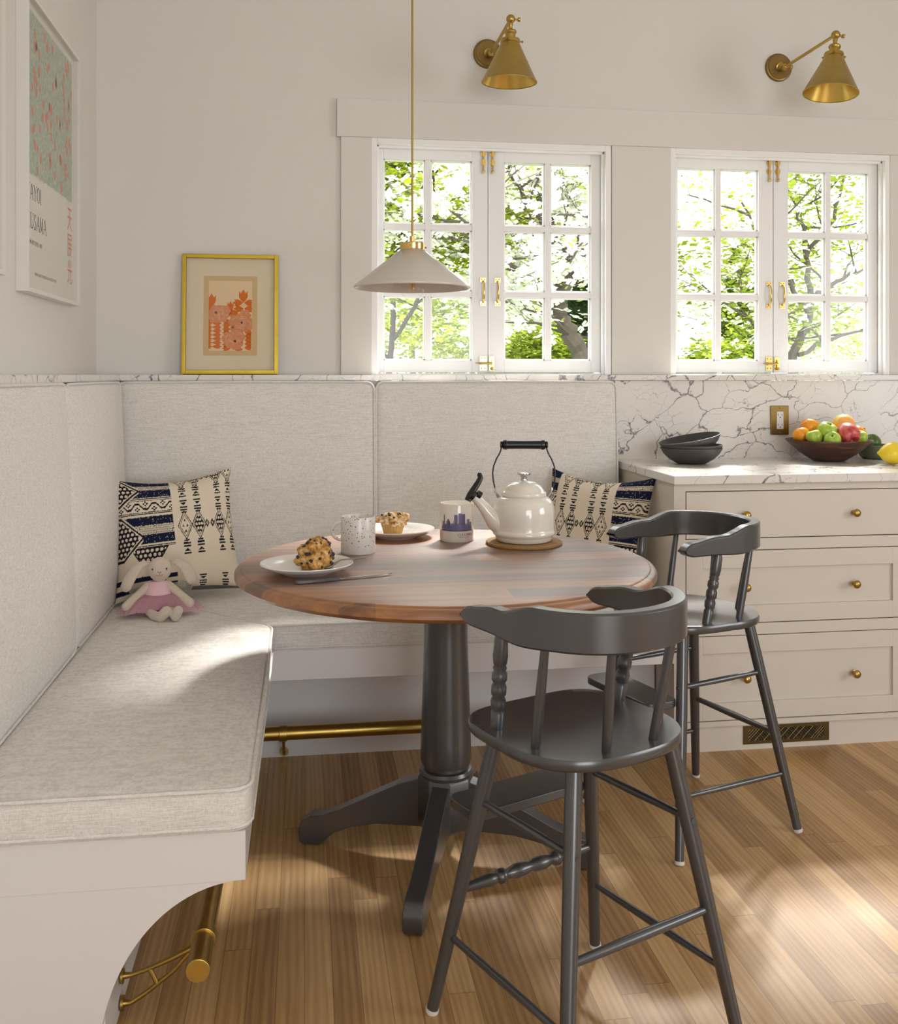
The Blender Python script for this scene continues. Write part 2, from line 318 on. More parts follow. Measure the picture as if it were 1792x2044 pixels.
def window(idx, ox):
    X0, X1 = ox, ox+.946
    r = thing('window_%d' % idx, None, None, ((X0+X1)/2, WY, ZB), kind='structure')
    b = MB(); t = .022
    b.box(X0, X0+t, WY-.012, 3.95, ZB, ZT); b.box(X1-t, X1, WY-.012, 3.95, ZB, ZT); b.box(X0+t, X1-t, WY-.012, 3.95, ZT-t, ZT); b.box(X0+t, X1-t, WY+.02, 3.95, ZB-.01, ZB+.006)
    # stop beads
    b.box(X0+t, X0+t+.008, WY+.01, WY+.03, ZB, ZT-t); b.box(X1-t-.008, X1-t, WY+.01, WY+.03, ZB, ZT-t); b.box(X0+t, X1-t, WY+.01, WY+.03, ZT-t-.008, ZT-t)
    b.build('window_frame', M['trim'], r, .0015)
    gx = ox+.461; ys = WY+.042; yb = ys+.035; z0, z1 = ZB+.008, ZT-t-.002
    for (a0, a1, so, si) in ((X0+t+.002, gx-.0015, .024, .062), (gx+.0015, X1-t-.002, .062, .048)):
        sl, sr = (.026, .062) if a0 < gx-.1 else (.064, .042)
        c = MB(); c.box(a0, a0+sl, ys, yb, z0, z1); c.box(a1-sr, a1, ys, yb, z0, z1)
        c.box(a0+sl, a1-sr, ys, yb, z0, z0+.048); c.box(a0+sl, a1-sr, ys, yb, z1-.042, z1)
        ix0, ix1, iz0, iz1 = a0+sl, a1-sr, z0+.048, z1-.042
        mx = (ix0+ix1)/2; mw = .011
        c.box(mx-mw, mx+mw, ys+.004, yb-.002, iz0, iz1)
        zs = [iz0+(iz1-iz0)*k/3 for k in (1, 2)]
        for z in zs: c.box(ix0, ix1, ys+.005, yb-.003, z-mw, z+mw)
        # inner glazing bead step around every light
        xs = [(ix0, mx-mw), (mx+mw, ix1)]; zz = [(iz0, zs[0]-mw), (zs[0]+mw, zs[1]-mw), (zs[1]+mw, iz1)]
        e = .006
        for p, q in xs:
            for u, v in zz:
                c.box(p, p+e, ys+.012, yb-.008, u, v); c.box(q-e, q, ys+.012, yb-.008, u, v); c.box(p, q, ys+.012, yb-.008, u, u+e); c.box(p, q, ys+.012, yb-.008, v-e, v)
        co = c.build('casement', M['trim'], r, .0012)
        for p, q in xs:
            for u, v in zz: MB().box(p, q, ys+.018, ys+.021, u, v).build('pane', M['glass'], co)
        left = a0 < gx-.1
        hx = gx-.014 if left else gx+.014
        bolt(gx-.019 if left else gx+.018, ys, z1, co)
        pull(gx-.02 if left else gx+.038, ys, z0+.318, co)
    b = MB(); zc = z0+.037
    b.box(gx-.034, gx-.006, ys-.004, ys, zc-.028, zc-.006); b.box(gx-.034, gx-.006, ys-.004, ys, zc+.006, zc+.028); b.box(gx-.026, gx-.006, ys-.006, ys, zc-.008, zc+.008)
    b.box(gx+.004, gx+.024, ys-.004, ys, zc-.028, zc+.028); b.box(gx+.012, gx+.022, ys-.012, ys, zc-.02, zc+.016)
    b.tube([(gx+.015, ys-.01, zc), (gx-.02, ys-.012, zc), (gx-.052, ys-.016, zc+.001)], [.005, .0045, .002], 8)
    b.ball((gx+.016, ys-.012, zc-.021), .0065, 10)
    for sx in (-.027, -.013): 
        for sz in (-.019, .02): b.ball((gx+sx, ys-.004, zc+sz), .0028, 8)
    b.build('window_latch', M['brassb'], r)
window(1, W1[0]); window(2, W2[0]-.0)
# ------------------------------------------------------------------ marble: ledge, splash, worktop
b = MB(); b.prism([(WX, .2), (-.665, .2), (-.665, 3.69), (3.2, 3.69), (3.2, 3.80), (WX, 3.80)], (1.220, 1.242), 'z')
b.build('marble_ledge', M['marble'], None, .002, tagargs=dict(label='narrow grey veined white marble ledge capping the bench back and splash', cat='ledge'))
MB().box(1.188, 3.2, 3.71, 3.735, .914, 1.219).build('marble_backsplash', M['marble'], None, tagargs=dict(label='upright veined marble slab behind the fruit bowl under the right window', cat='backsplash'))
b = MB(); b.box(1.183, 3.0, 3.078, 3.79, .884, .914)
b.build('marble_worktop', M['marble'], None, .004, 3, tagargs=dict(label='veined white marble worktop carrying bowls and fruit', cat='countertop'))
# wainscot that carries the ledge and backs the cushions
b = MB(); b.box(WX, -.70, .22, WY, 0, 1.219); b.box(-.70, 1.187, 3.72, WY, 0, 1.219)
struct(b, 'trim_5', M['benchp'])
# ------------------------------------------------------------------ drawer cabinets
def cabinet(x0, label):
    r = thing('drawer_cabinet', label, 'cabinet', (x0+.42, 3.1, 0), 'drawer cabinets under the marble worktop')
    x1 = x0+.86; yf = 3.10
    dx0, dx1 = x0+.042, x0+.828; dz = [(.704, .857), (.424, .661), (.105, .381)]
    b = MB(); b.box(x0, x0+.02, yf+.02, 3.70, .0, .884); b.box(x1-.02, x1, yf+.02, 3.70, 0, .884); b.box(x0, x1, 3.68, 3.70, .0, .884); b.box(x0+.02, x1-.02, yf+.06, 3.68, .085, .1)
    b.build('carcass', M['cab'], r, .001)
    b = MB(); g = .003
    b.box(x0, dx0-g, yf, yf+.02, .085, .884); b.box(dx1+g, x1, yf, yf+.02, .085, .884)
    zs = [.884, .857+g, .704-g, .661+g, .424-g, .381+g, .105-g, .085]
    for a, c in ((0, 1), (2, 3), (4, 5), (6, 7)): b.box(dx0-g, dx1+g, yf, yf+.02, zs[c], zs[a])
    b.build('face_frame', M['cab'], r)
    MB().box(x0+.01, x1, yf+.012, yf+.03, 0, .085).build('toe_board', M['cab'], r)
    MB().box(x0+.02, x1-.02, yf+.055, yf+.058, .1, .88).build('inner_shadow_board', M['dark'], r)  # black board added behind the drawers so their gaps read as shade
    for i, (z0, z1) in enumerate(dz):
        b = MB()
        if i == 0: b.box(dx0, dx1, yf, yf+.02, z0, z1)
        else:
            s = .056; b.box(dx0, dx0+s, yf, yf+.02, z0, z1); b.box(dx1-s, dx1, yf, yf+.02, z0, z1); b.box(dx0+s, dx1-s, yf, yf+.02, z0, z0+s); b.box(dx0+s, dx1-s, yf, yf+.02, z1-s, z1); b.box(dx0+s, dx1-s, yf+.009, yf+.018, z0+s, z1-s)
        d = b.build('drawer', M['cab'], r, .0008)
        for kx in (x0+.243, x0+.629):
            k = MB(); k.turned((kx, yf, (z0+z1)/2), (kx, yf-.03, (z0+z1)/2), [(0, .008), (.08, .008), (.12, .0055), (.35, .0055), (.5, .0105), (.72, .014), (.9, .0115), (1, .003)], 20)
            k.build('knob', M['brassd'] if False else M['brass'], d, ang=60)
    return r
cabinet(1.192, 'painted three drawer cabinet with brass knobs beside the bench')
# register grille in the toe board
r = thing('vent_grille', 'dark brass floor register with lattice face set in the toe board', 'vent', (1.586, 3.112, .02))
gx0, gx1, gz0, gz1, gy = 1.435, 1.738, .018, .078, 3.1115
b = MB(); b.box(gx0, gx1, gy-.003, gy, gz0, gz0+.01); b.box(gx0, gx1, gy-.003, gy, gz1-.01, gz1); b.box(gx0, gx0+.018, gy-.003, gy, gz0+.01, gz1-.01); b.box(gx1-.018, gx1, gy-.003, gy, gz0+.01, gz1-.01)
b.build('grille_frame', brass('oxidised_brass', (.16, .11, .04), .5, .3), r)
MB().box(gx0+.01, gx1-.01, gy-.0008, gy, gz0+.008, gz1-.008).build('duct_shade_sheet', M['dark'], r)  # black sheet on the toe board, painted shade in place of a duct hole
b = MB(); hh = (gz1-gz0-.02)
for k in range(-4, 30):
    for sg in (1, -1):
        xa = gx0+.018+k*.0105; xb = xa+hh
        ta, tb = 0, 1; p0x, p1x = xa, xb
        lo, hi = gx0+.018, gx1-.018
        c0 = max(lo, xa); c1 = min(hi, xb)
        if c1-c0 < .002: continue
        z_a = gz0+.01+(c0-xa); z_b = gz0+.01+(c1-xa)
        if sg < 0: z_a = gz1+gz0-z_a; z_b = gz1+gz0-z_b
        b.tube([(c0, gy-.0018, z_a), (c1, gy-.0018, z_b)], .0007, 5)
b.build('lattice', M['brassd'], r)
# ------------------------------------------------------------------ built-in bench
r = thing('corner_bench', 'white painted built in corner bench with arched cut-out end panel', 'bench', (-.3, 3.0, 0))
MB().box(-.70, -.357, 1.862, 3.72, 0, .325).build('plinth', M['benchp'], r)
MB().box(-.357, 1.187, 3.27, 3.72, 0, .325).build('plinth', M['benchp'], r)
b = MB(); b.prism([(-.70, 1.862), (-.107, 1.862), (-.107, 3.01), (1.187, 3.01), (1.187, 3.72), (-.70, 3.72)], (.325, .415), 'z'); b.build('seat_box', M['benchp'], r, .002)
arc = [(-.107, .3255)]
for i in range(1, 25):
    a = PI/2*i/24; arc.append((-.107-.258*math.sin(a)**.97, .3255*(math.cos(a))**.97))
pts = [(-.70, 0)]+[(-.365, 0)]+arc[::-1][1:]+[(-.107, .415), (-.70, .415)]
MB().prism(pts, (1.835, 1.862), 'y').build('end_panel', M['benchp'], r, ang=25)
MB().box(-.70, -.107, 1.8332, 1.8352, .326, .4145).build('end_apron', M['benchp'], r, .0006)
# ------------------------------------------------------------------ brass foot rails
def footrail(label, along, p0, p1, brk, cap):
    P0 = Vector(p0); P1 = Vector(p1); r = thing('foot_rail', label, 'foot rail', P0, 'brass foot rails under the corner bench')
    d = (P1-P0).normalized(); b = MB(); b.tube([P0, P1], .0212, 24); b.build('tube', M['brass'], r)
    if cap:
        MB().tube([P0-d*.002, P0+d*.004], .0222, 28).build('end_cap', M['brassi'], r, .0015)
    wdir = Vector((-1, 0, 0)) if along == 'y' else Vector((0, 1, 0))
    for s in brk:
        q = P0+d*s
        c = MB().tube([q-d*.012, q+d*.012], .0245, 28).build('collar', M['brass'], r, .0015)
        m = MB(); up = Vector((0, 0, 1)); a = q+wdir*.158-up*.062; a2 = q+wdir*.158-up*.115
        m.tube([a-wdir*.001, a-wdir*.006], .014, 20); m.tube([a2-wdir*.001, a2-wdir*.006], .014, 20)
        m.tube([a, a-wdir*.02+up*.001, a-wdir*.05+up*.009, a-wdir*.09+up*.024, q+wdir*.022-up*.018], [.0075, .005, .0045, .0055, .0065], 12)
        m.tube([a2, a2-wdir*.02, a2-wdir*.05+up*.018, a2-wdir*.1+up*.055, q+wdir*.018-up*.016], [.0075, .005, .0048, .0045, .005], 12)
        m.tube([a-wdir*.055+up*.01, a2-wdir*.07+up*.03], [.005, .0045], 10)
        m.build('bracket', M['brass'], r)
footrail('long brass foot rail under the left bench, capped near the arched panel', 'y', (-.197, 1.89, .135), (-.197, 3.07, .135), (.11, .95), True)
footrail('brass foot rail under the window bench behind the table pedestal', 'x', (-.235, 3.105, .135), (1.1, 3.105, .135), (.168, 1.2), False)
# ------------------------------------------------------------------ cushions
def cushion(name, label, quad, t0, t1, axis, crown, rad, group, n=26, back=0.0, cat='cushion'):
    """quad: four 2D corners (a,b) ccw; extruded along axis from t0 (hidden side) to t1 (face)."""
    q = [Vector(p) for p in quad]
    L = ((q[1]-q[0]).length+(q[2]-q[3]).length)/2; W = ((q[3]-q[0]).length+(q[2]-q[1]).length)/2
    def pos(s, t):
        x = s*L; y = t*W
        cx = min(max(x, rad), L-rad); cy = min(max(y, rad), W-rad); dx = (x-cx)/rad; dy = (y-cy)/rad
        if dx and dy: dx, dy = dx*math.sqrt(1-dy*dy/2), dy*math.sqrt(1-dx*dx/2)
        x = cx+dx*rad; y = cy+dy*rad; s = x/L; t = y/W
        p = q[0]*(1-s)*(1-t)+q[1]*s*(1-t)+q[2]*s*t+q[3]*(1-s)*t
        return p
    def full(s, t, h):
        p = pos(s, t); return full3(p, h)
    def full3(p, h):
        return (p[0], p[1], h) if axis == 'z' else (h, p[0], p[1]) if axis == 'x' else (p[0], h, p[1])
    c = q[0]*.25+q[1]*.25+q[2]*.25+q[3]*.25
    S = [0, .004, .012]+[.03+(.94)*i/(n-1) for i in range(n)]+[.988, .996, 1]
    m = len(S); mb = MB(); sg = 1 if t1 > t0 else -1
    def lean(p, h):   # back cushions lean: face set back towards the top
        return h-sg*back*((p[1]-q[0][1])/max(W, .01)) if back else h
    g = []
    for s in S:
        for t in S:
            p = pos(s, t); k = (1-abs(2*s-1)**4)*(1-abs(2*t-1)**4)
            wob = noise.noise(Vector((p[0]*4, p[1]*4, t1*7)))*.003*k
            e = min(min(s, 1-s)*L, min(t, 1-t)*W); ed = -.006*max(0, 1-e/.012)**2
            g.append(full3(p, lean(p, t1+sg*(crown*k+wob+ed))))
    fs = [(i*m+j, i*m+j+1, (i+1)*m+j+1, (i+1)*m+j) for i in range(m-1) for j in range(m-1)]
    mb.add(g, fs)
    per = [(0, t) for t in S[:-1]]+[(s, 1) for s in S[:-1]]+[(1, t) for t in S[::-1][:-1]]+[(s, 0) for s in S[::-1][:-1]]
    rings = []
    for h, o in ((t1-sg*.006, 0), (t1-sg*.012, .002), ((t0+t1)/2, .005), (t0+sg*.006, .002), (t0, -.002)):
        ring = []
        for s, t in per:
            p = pos(s, t); d = (p-c).normalized() if o else Vector((0, 0)); ring.append(full3(p+d*o, lean(p, h) if h != t0 else h))
        rings.append(ring)
    mb.rings(rings, cap=False); mb.add(rings[-1], [tuple(range(len(per)))])
    root = mb.build(name, M['linen'], None, ang=70, tagargs=dict(label=label, cat=cat, group=group))
    for h in (t1-sg*.0035, t0+sg*.01):
        pt = MB(); pth = []
        for s, t in per:
            p = pos(s, t); d = (p-c).normalized(); pth.append(full3(p+d*.0035, lean(p, h)))
        pt.tube(pth, .0042, 7, closed=True); pt.build('piping', M['linen'], root, ang=70)
    return root
G = 'linen bench cushions'
cushion('seat_cushion', 'grey linen seat cushion on the left bench, toy rabbit sits on it', [(-.61, 1.828), (-.098, 1.828), (-.098, 2.993), (-.61, 3.505)], .416, .497, 'z', .010, .045, G)
cushion('seat_cushion', 'grey linen seat cushion on the window bench behind the table', [(-.60, 3.515), (-.095, 3.003), (1.182, 3.003), (1.182, 3.59)], .416, .497, 'z', .010, .012, G)
G = 'linen back cushions standing along the bench'
cushion('back_cushion', 'leftmost tall linen back cushion at the photo edge', [(1.87, .503), (2.783, .503), (2.783, 1.215), (1.87, 1.215)], -.698, -.605, 'x', .020, .03, G, back=.03)
cushion('back_cushion', 'narrow linen back cushion against the left wall beside the room corner', [(2.803, .503), (3.592, .503), (3.592, 1.213), (2.803, 1.213)], -.698, -.607, 'x', .020, .03, G, back=.03)
cushion('back_cushion', 'linen back cushion below the gold framed print', [(-.655, .503), (.247, .503), (.247, 1.213), (-.655, 1.213)], 3.718, 3.60, 'y', .020, .03, G, back=.03)
cushion('back_cushion', 'linen back cushion below the left window, touching the marble splash', [(.26, .503), (1.165, .503), (1.165, 1.213), (.26, 1.213)], 3.718, 3.60, 'y', .020, .03, G, back=.03)
# ------------------------------------------------------------------ table
TC = Vector((.361, 2.546, 0))
r = thing('pedestal_table', 'round walnut topped table on grey four footed pedestal', 'table', TC)
R = .5365
b = MB(); b.lathe(TC, [(0, .724), (R-.03, .724), (R-.012, .728), (R, .738), (R, .748), (R-.004, .754), (R-.012, .7575), (R-.0155, .7575), (R-.0175, .7605), (R-.022, .762), (.35, .762), (0, .762)], 128); b.build('tabletop', M['table'], r, ang=50)
b = MB(); b.lathe(TC, [(0, .724), (.15, .724), (.15, .70), (.08, .69), (.062, .68), (.056, .66), (.057, .55), (.061, .42), (.065, .30), (.066, .25), (.063, .238), (.058, .236), (.058, .229), (.066, .226), (.070, .218), (.068, .210), (.060, .206)], 40); b.build('column', M['grey'], r, ang=40)
b = MB(); b.lathe(TC, [(.001, .212), (.068, .212), (.073, .204), (.073, .085), (.066, .075), (.001, .075)], 8); b.M = Matrix(); b.build('hub', M['grey'], r, .002)
for k in range(4):
    a = math.radians(-109+90*k); dx, dy = math.cos(a), math.sin(a); sx, sy = -dy, dx
    top = [(.055, .203), (.12, .182), (.2, .142), (.28, .102), (.33, .082), (.36, .077), (.385, .062), (.394, .042), (.392, .012), (.385, .003)]
    bot = [(.34, .003), (.325, .012), (.30, .036), (.25, .058), (.18, .072), (.055, .075)]
    out = top+bot; w2 = .023
    b = MB(); b.rings([[(TC.x+dx*p+sx*s*w2, TC.y+dy*p+sy*s*w2, z) for p, z in out] for s in (-1, 1)])
    b.build('leg', M['grey'], r, .003)
# ------------------------------------------------------------------ stools
def stool():
    r = thing('youth_stool', 'x', 'stool')
    g = M['grey']; SZ = .585
    pts = []
    for i in range(72):
        a = 2*PI*i/72; ca, sa = math.cos(a), math.sin(a); n = 4.2 if sa > 0 else 2.6
        k = (abs(ca)**n+abs(sa)**n)**(-1/n); wd = .180 if sa < 0 else .178
        pts.append((ca*k*wd-.006, sa*k*(.178 if sa > 0 else .166)))
    b = MB(); rs = []
    for s, z in ((.94, SZ-.021), (.985, SZ-.0205), (.996, SZ-.017), (1, SZ-.010), (.998, SZ-.004), (.986, SZ), (.9, SZ-.0005), (.6, SZ-.004), (.3, SZ-.005), (.02, SZ-.005)): rs.append([(x*s, y*s, z) for x, y in pts])
    b.rings(rs); b.build('seat', g, r, ang=60)
    T = .115; F = (.208, .204)
    lp = lambda sx, sy, z: Vector((sx*(T+(F[0]-T)*(1-z/.557)), sy*(T+(F[1]-T)*(1-z/.557)), z))
    for sx in (-1, 1):
        for sy in (1, -1):
            l = MB().turned(lp(sx, sy, .006), lp(sx, sy, .566), [(0, .0115), (.1, .0122), (.5, .0145), (.85, .0155), (1, .0148)], 20).build('leg', g, r)
            MB().turned(lp(sx, sy, 0), lp(sx, sy, .009), [(0, .012), (.3, .0132), (1, .0132)], 16).build('foot_pad', M['rubber'], l)
    def rung(a, b_, rr=.0072, ov=.004):
        d = (b_-a).normalized(); MB().turned(a-d*ov, b_+d*ov, [(0, rr*.75), (.08, rr*.9), (.5, rr*1.1), (.92, rr*.9), (1, rr*.75)], 14).build('rung', g, r)
    for sx in (-1, 1):
        rung(lp(sx, 1, .42), lp(sx, -1, .425), ov=.016); rung(lp(sx, 1, .155), lp(sx, -1, .155), ov=.01)
    rung(lp(-1, -1, .262), lp(1, -1, .262), .0085)
    MB().turned(lp(-1, 1, .245), lp(1, 1, .245), [(0, .006), (.04, .008), (.2, .0125), (.24, .0125), (.26, .008), (.28, .0145), (.31, .0145), (.33, .0085), (.4, .0145), (.46, .0135), (.5, .0095), (.54, .0135), (.6, .0145), (.67, .0085), (.69, .0145), (.72, .0145), (.74, .008), (.76, .0125), (.8, .0125), (.96, .008), (1, .006)], 20).build('turned_stretcher', g, r, ang=60)
    # foot board on the front legs
    pf = []
    for (cx, cy, a0) in ((.118, .228, 0), (-.118, .228, 90), (-.118, .175, 180), (.118, .175, 270)):
        for j in range(6): a = math.radians(a0+18*j); pf.append((cx+.026*math.cos(a), cy+.026*math.sin(a)))
    MB().prism(pf, (.372, .392)).build('foot_board', g, r, .003)
    # bent arm rail
    path = []
    def U(t):   # t -1..1
        s = abs(t); sg = 1 if t > 0 else -1
        if s < .62:
            a = PI/2*s/.62; return (sg*.163*math.sin(a)**.92, -.012-.168*math.cos(a)**.92)
        q = (s-.62)/.38; return (sg*(.163-.006*q*q), -.012+.165*q)
    rings = []; NN = 200
    sm = lambda x: max(0, min(1, x))**2*(3-2*max(0, min(1, x)))
    for i in range(NN+1):
        t = -1+2*i/NN; x, y = U(t); x2, y2 = U(min(1, t+.01)); x1, y1 = U(max(-1, t-.01))
        tx, ty = x2-x1, y2-y1; ln = math.hypot(tx, ty); nx, ny = -ty/ln, tx/ln; s = abs(t)
        zt = .837-.022*sm((s-.50)/.2)-.012*sm((s-.75)/.2); zb = .766+.004*sm((s-.6)/.2)-.004*sm((s-.4)/.2)
        q = max(0, (s-.92)/.08); e = math.sqrt(max(0, 1-q*q)); zm = zb+(zt-zb)*.38; zt = zm+(zt-zm)*max(e, .12); zb = zm-(zm-zb)*max(e, .12)
        hw = .0145+.003*sm((s-.7)/.3); c = .004
        prof = [(-hw, zb+c), (-hw+c, zb), (hw-c, zb), (hw, zb+c), (hw, zt-c), (hw-c, zt), (-hw+c, zt), (-hw, zt-c)]
        rings.append([(x+nx*o, y+ny*o, z) for o, z in prof])
    MB().rings(rings).build('arm_rail', g, r, .0015, ang=24)
    for sx in (-1, 1):
        tp = [(0, .0155), (.2, .0165), (.22, .0135), (.25, .017), (.31, .0185), (.36, .014), (.38, .018), (.45, .0185), (.49, .014), (.52, .0185), (.58, .0185), (.61, .014), (.63, .017), (.66, .014), (.68, .0165), (.75, .0185), (.9, .0165), (.96, .0125), (1, .012)]
        MB().turned((sx*.150, .066, SZ-.008), (sx*.162, .034, .776), [(q, w_*.78) for q, w_ in tp], 20).build('turned_post', g, r, ang=60)
        for (bx, by, tx, ty) in ((.148, -.048, .154, -.085), (.055, -.130, .072, -.164)):
            MB().turned((sx*bx, by, SZ-.008), (sx*tx, ty, .776), [(0, .0082), (.1, .009), (.5, .0094), (1, .0075)], 14).build('spindle', g, r)
    return r
s1 = stool(); s1.location = (.517, 1.816, 0); s1.rotation_euler[2] = math.atan2(.912, -.41)-PI/2
s1['label'] = 'grey painted youth stool in front, its curved back towards the viewer'; s1['group'] = 'grey stools at the table'
s2 = copy_tree(s1); s2.location = (1.067, 2.666, 0); s2.rotation_euler[2] = math.atan2(-.313, -.95)-PI/2
s2['label'] = 'grey painted youth stool standing before the drawer cabinet'
# ------------------------------------------------------------------ text and letters
def text_mesh(s, size, cx=True, sx=1.0):
    cu = bpy.data.curves.new('t', 'FONT'); cu.body = s; cu.size = size; cu.align_x = 'CENTER' if cx else 'LEFT'; cu.resolution_u = 3
    o = bpy.data.objects.new('t', cu); C.collection.objects.link(o); bpy.context.view_layer.update()
    me = bpy.data.meshes.new_from_object(o.evaluated_get(bpy.context.evaluated_depsgraph_get()))
    vs = [(v.co.x*sx, v.co.y) for v in me.vertices]; fs = [list(p.vertices) for p in me.polygons]
    bpy.data.objects.remove(o); bpy.data.meshes.remove(me); return vs, fs
LET = {  # strokes in a 0..1 box: (x0,y0,x1,y1,thick)
 'A': ([(.05,0,.45,1,.06),(.45,1,.85,0,.14),(.2,.36,.68,.36,.05)], [(.05,0),(.85,0)], .9),
 'Y': ([(.1,1,.45,.45,.14),(.8,1,.45,.45,.06),(.45,.45,.45,0,.13)], [(.1,1),(.8,1),(.45,0)], .9),
 'I': ([(.2,0,.2,1,.14)], [(.2,0),(.2,1)], .4),
 'K': ([(.15,0,.15,1,.14),(.75,1,.2,.45,.06),(.35,.58,.8,0,.14)], [(.15,0),(.15,1),(.75,1),(.8,0)], .95),
 'M': ([(.12,0,.15,1,.06),(.15,1,.5,.1,.14),(.5,.1,.85,1,.06),(.85,1,.88,0,.14)], [(.12,0),(.88,0),(.12,1),(.88,1)], 1.05),
 'L': ([(.2,0,.2,1,.14),(.2,.02,.7,.02,.06),(.7,0,.7,.2,.05)], [(.2,1),(.2,0)], .8),
 'U': ([(.15,1,.15,.3,.14),(.8,1,.8,.3,.06)], [(.15,1),(.8,1)], .95),
 'O': ([], [], .9), 'C': ([], [], .85), 'S': ([], [], .7), 'B': ([(.15,0,.15,1,.14)], [(.15,0),(.15,1)], .8)}
def serif_word(s, h, sx):
    """flat quads spelling s in a bookish serif face, height h, width factor sx; list of quads"""
    Q = []; x = 0
    def seg(x0, y0, x1, y1, w):
        d = Vector((x1-x0, y1-y0)); n = Vector((-d.y, d.x)).normalized()*w/2
        Q.append([(x0-n.x, y0-n.y), (x1-n.x, y1-n.y), (x1+n.x, y1+n.y), (x0+n.x, y0+n.y)])
    def arc(cx, cy, rx, ry, a0, a1, n=12):
        for i in range(n):
            a = math.radians(a0+(a1-a0)*i/n); b_ = math.radians(a0+(a1-a0)*(i+1)/n)
            ww = .04+.1*abs(math.cos((a+b_)/2)); seg(cx+rx*math.cos(a), cy+ry*math.sin(a), cx+rx*math.cos(b_), cy+ry*math.sin(b_), ww)
    for ch in s:
        if ch == ' ': x += .5; continue
        n0 = len(Q); st, sf, w_ = LET[ch]
        for q in st: seg(*q)
        for px, py in sf: seg(px-.13, py+(-.02 if py > .5 else .02), px+.13, py+(-.02 if py > .5 else .02), .04)
        if ch == 'O': arc(.43, .5, .36, .48, 0, 360, 20)
        if ch == 'C': arc(.45, .5, .36, .48, 40, 320, 18); seg(.73, .7, .73, .95, .05)
        if ch == 'U': arc(.475, .3, .325, .29, 180, 360, 12)
        if ch == 'S': arc(.35, .74, .24, .24, 20, 270, 12); arc(.35, .26, .26, .25, 90, -160, 12)
        if ch == 'B': arc(.2, .76, .4, .22, 90, -90, 10); arc(.2, .27, .48, .26, 90, -90, 10)
        for q in Q[n0:]:
            for i, p in enumerate(q): q[i] = ((p[0]+x)*h*sx, p[1]*h)
        x += w_+.08
    return Q, x*h*sx
# ------------------------------------------------------------------ framed art
def leafpoly(cx, cy, L, Wd, ang, tips=True):
    pts = [(0, -.5), (.32, -.25), (.48, 0), (.46, .22), (.5, .42), (.26, .25), (0, .55), (-.26, .25), (-.5, .42), (-.46, .22), (-.48, 0), (-.32, -.25)] if tips else [(math.sin(a)*.5*(1 if 1 else 0), -math.cos(a)*.5) for a in [2*PI*i/14 for i in range(14)]]
    ca, sa = math.cos(ang), math.sin(ang)
    return [(cx+(x*Wd)*ca-(y*L)*sa, cy+(x*Wd)*sa+(y*L)*ca) for x, y in pts]
def fan(b, pts, y):   # flat polygon in XZ at depth y
    b.add([(p[0], y, p[1]) for p in pts], [tuple(range(len(pts)))])
# gold framed print (built upright at origin, then leaned on the wall)
r = thing('framed_print', 'small gold framed orange botanical print leaning on the marble ledge', 'picture', (0, 0, 0))
FW, FH = .352, .449
b = MB()
for k, (o, d0, d1) in enumerate(((0, 0, .014), (.004, 0, .017), (.011, 0, .010))):
    e = o; w_ = .015-o
    b.box(-FW/2+e, -FW/2+.015, -d1, 0, e, FH-e); b.box(FW/2-.015, FW/2-e, -d1, 0, e, FH-e); b.box(-FW/2+.015, FW/2-.015, -d1, 0, e, .015); b.box(-FW/2+.015, FW/2-.015, -d1, 0, FH-.015, FH-e)
b.build('frame', M['gold'], r, .0012)
MB().box(-FW/2+.012, FW/2-.012, -.004, 0, .012, FH-.012).build('mat_board', M['matb'], r)
pr = MB().box(-.098, .098, -.0046, -.004, .070, .368).build('print', M['printb'], r)
MB().box(-.079, .079, -.0050, -.0046, .088, .350).build('print_ground', M['cream'], pr)
bo = MB(); clip = lambda P: [(min(.079, max(-.079, x)), max(.088, z)) for x, z in P]
def lf(cx, cz, L, Wd, a): fan(bo, clip(leafpoly(cx, cz, L, Wd, math.radians(a))), -.0052)
lf(.047, .292, .048, .034, 0); lf(-.069, .275, .05, .034, 0); lf(0, .252, .042, .024, 0)
for z, dxs in ((.268, (.028, .068)), (.245, (.03, .068)), (.228, (.012,)), (.226, (-.012,))):
    for dx in dxs: lf(dx, z, .036, .026, 90 if dx < .05 else -90)
for k in range(9):
    z = .205-.0145*k
    if z < .09: break
    lf(-.049, z, .034, .0165, -90); lf(-.082, z, .034, .0165, -90); lf(-.014, z-.007, .03, .02, 90)
    if k > 2 or k == 0: lf(.066, z-.004, .03, .021, -90)
    if k > 5: lf(.03, z-.01, .034, .016, 90)
fan(bo, [(-.079, .262), (-.06, .25), (-.05, .2), (-.079, .2)], -.0051)
bo.build('print_foliage', M['rust'], pr)
bf = MB(); bl = MB(); bd = MB(); random.seed(4)
for cx, cz, rr in ((-.05, .232, .027), (-.032, .218, .024), (-.02, .238, .02), (-.058, .214, .022), (.042, .192, .034), (.052, .22, .022), (.064, .188, .022), (.02, .196, .026), (.026, .17, .026), (.012, .13, .03), (-.008, .136, .022), (.03, .14, .024), (.022, .115, .024), (-.002, .115, .018)):
    fan(bf, clip([(cx+(rr*(1+.1*math.cos(6*a)))*math.cos(a), cz+(rr*(1+.1*math.cos(6*a)))*math.sin(a)) for a in [2*PI*i/42 for i in range(42)]]), -.0054-rr*.002)
    for q in range(5):
        a0 = random.random()*6.28; r0 = rr*random.uniform(.35, .98)
        P = [(cx+r0*math.cos(a0+t*.28), cz+r0*math.sin(a0+t*.28)) for t in range(6)]
        P = [(x, z) for x, z in P if abs(x) < .079 and z > .088]
        if len(P) > 2: bl.tube([(x, -.0056, z) for x, z in P], .0004, 4)
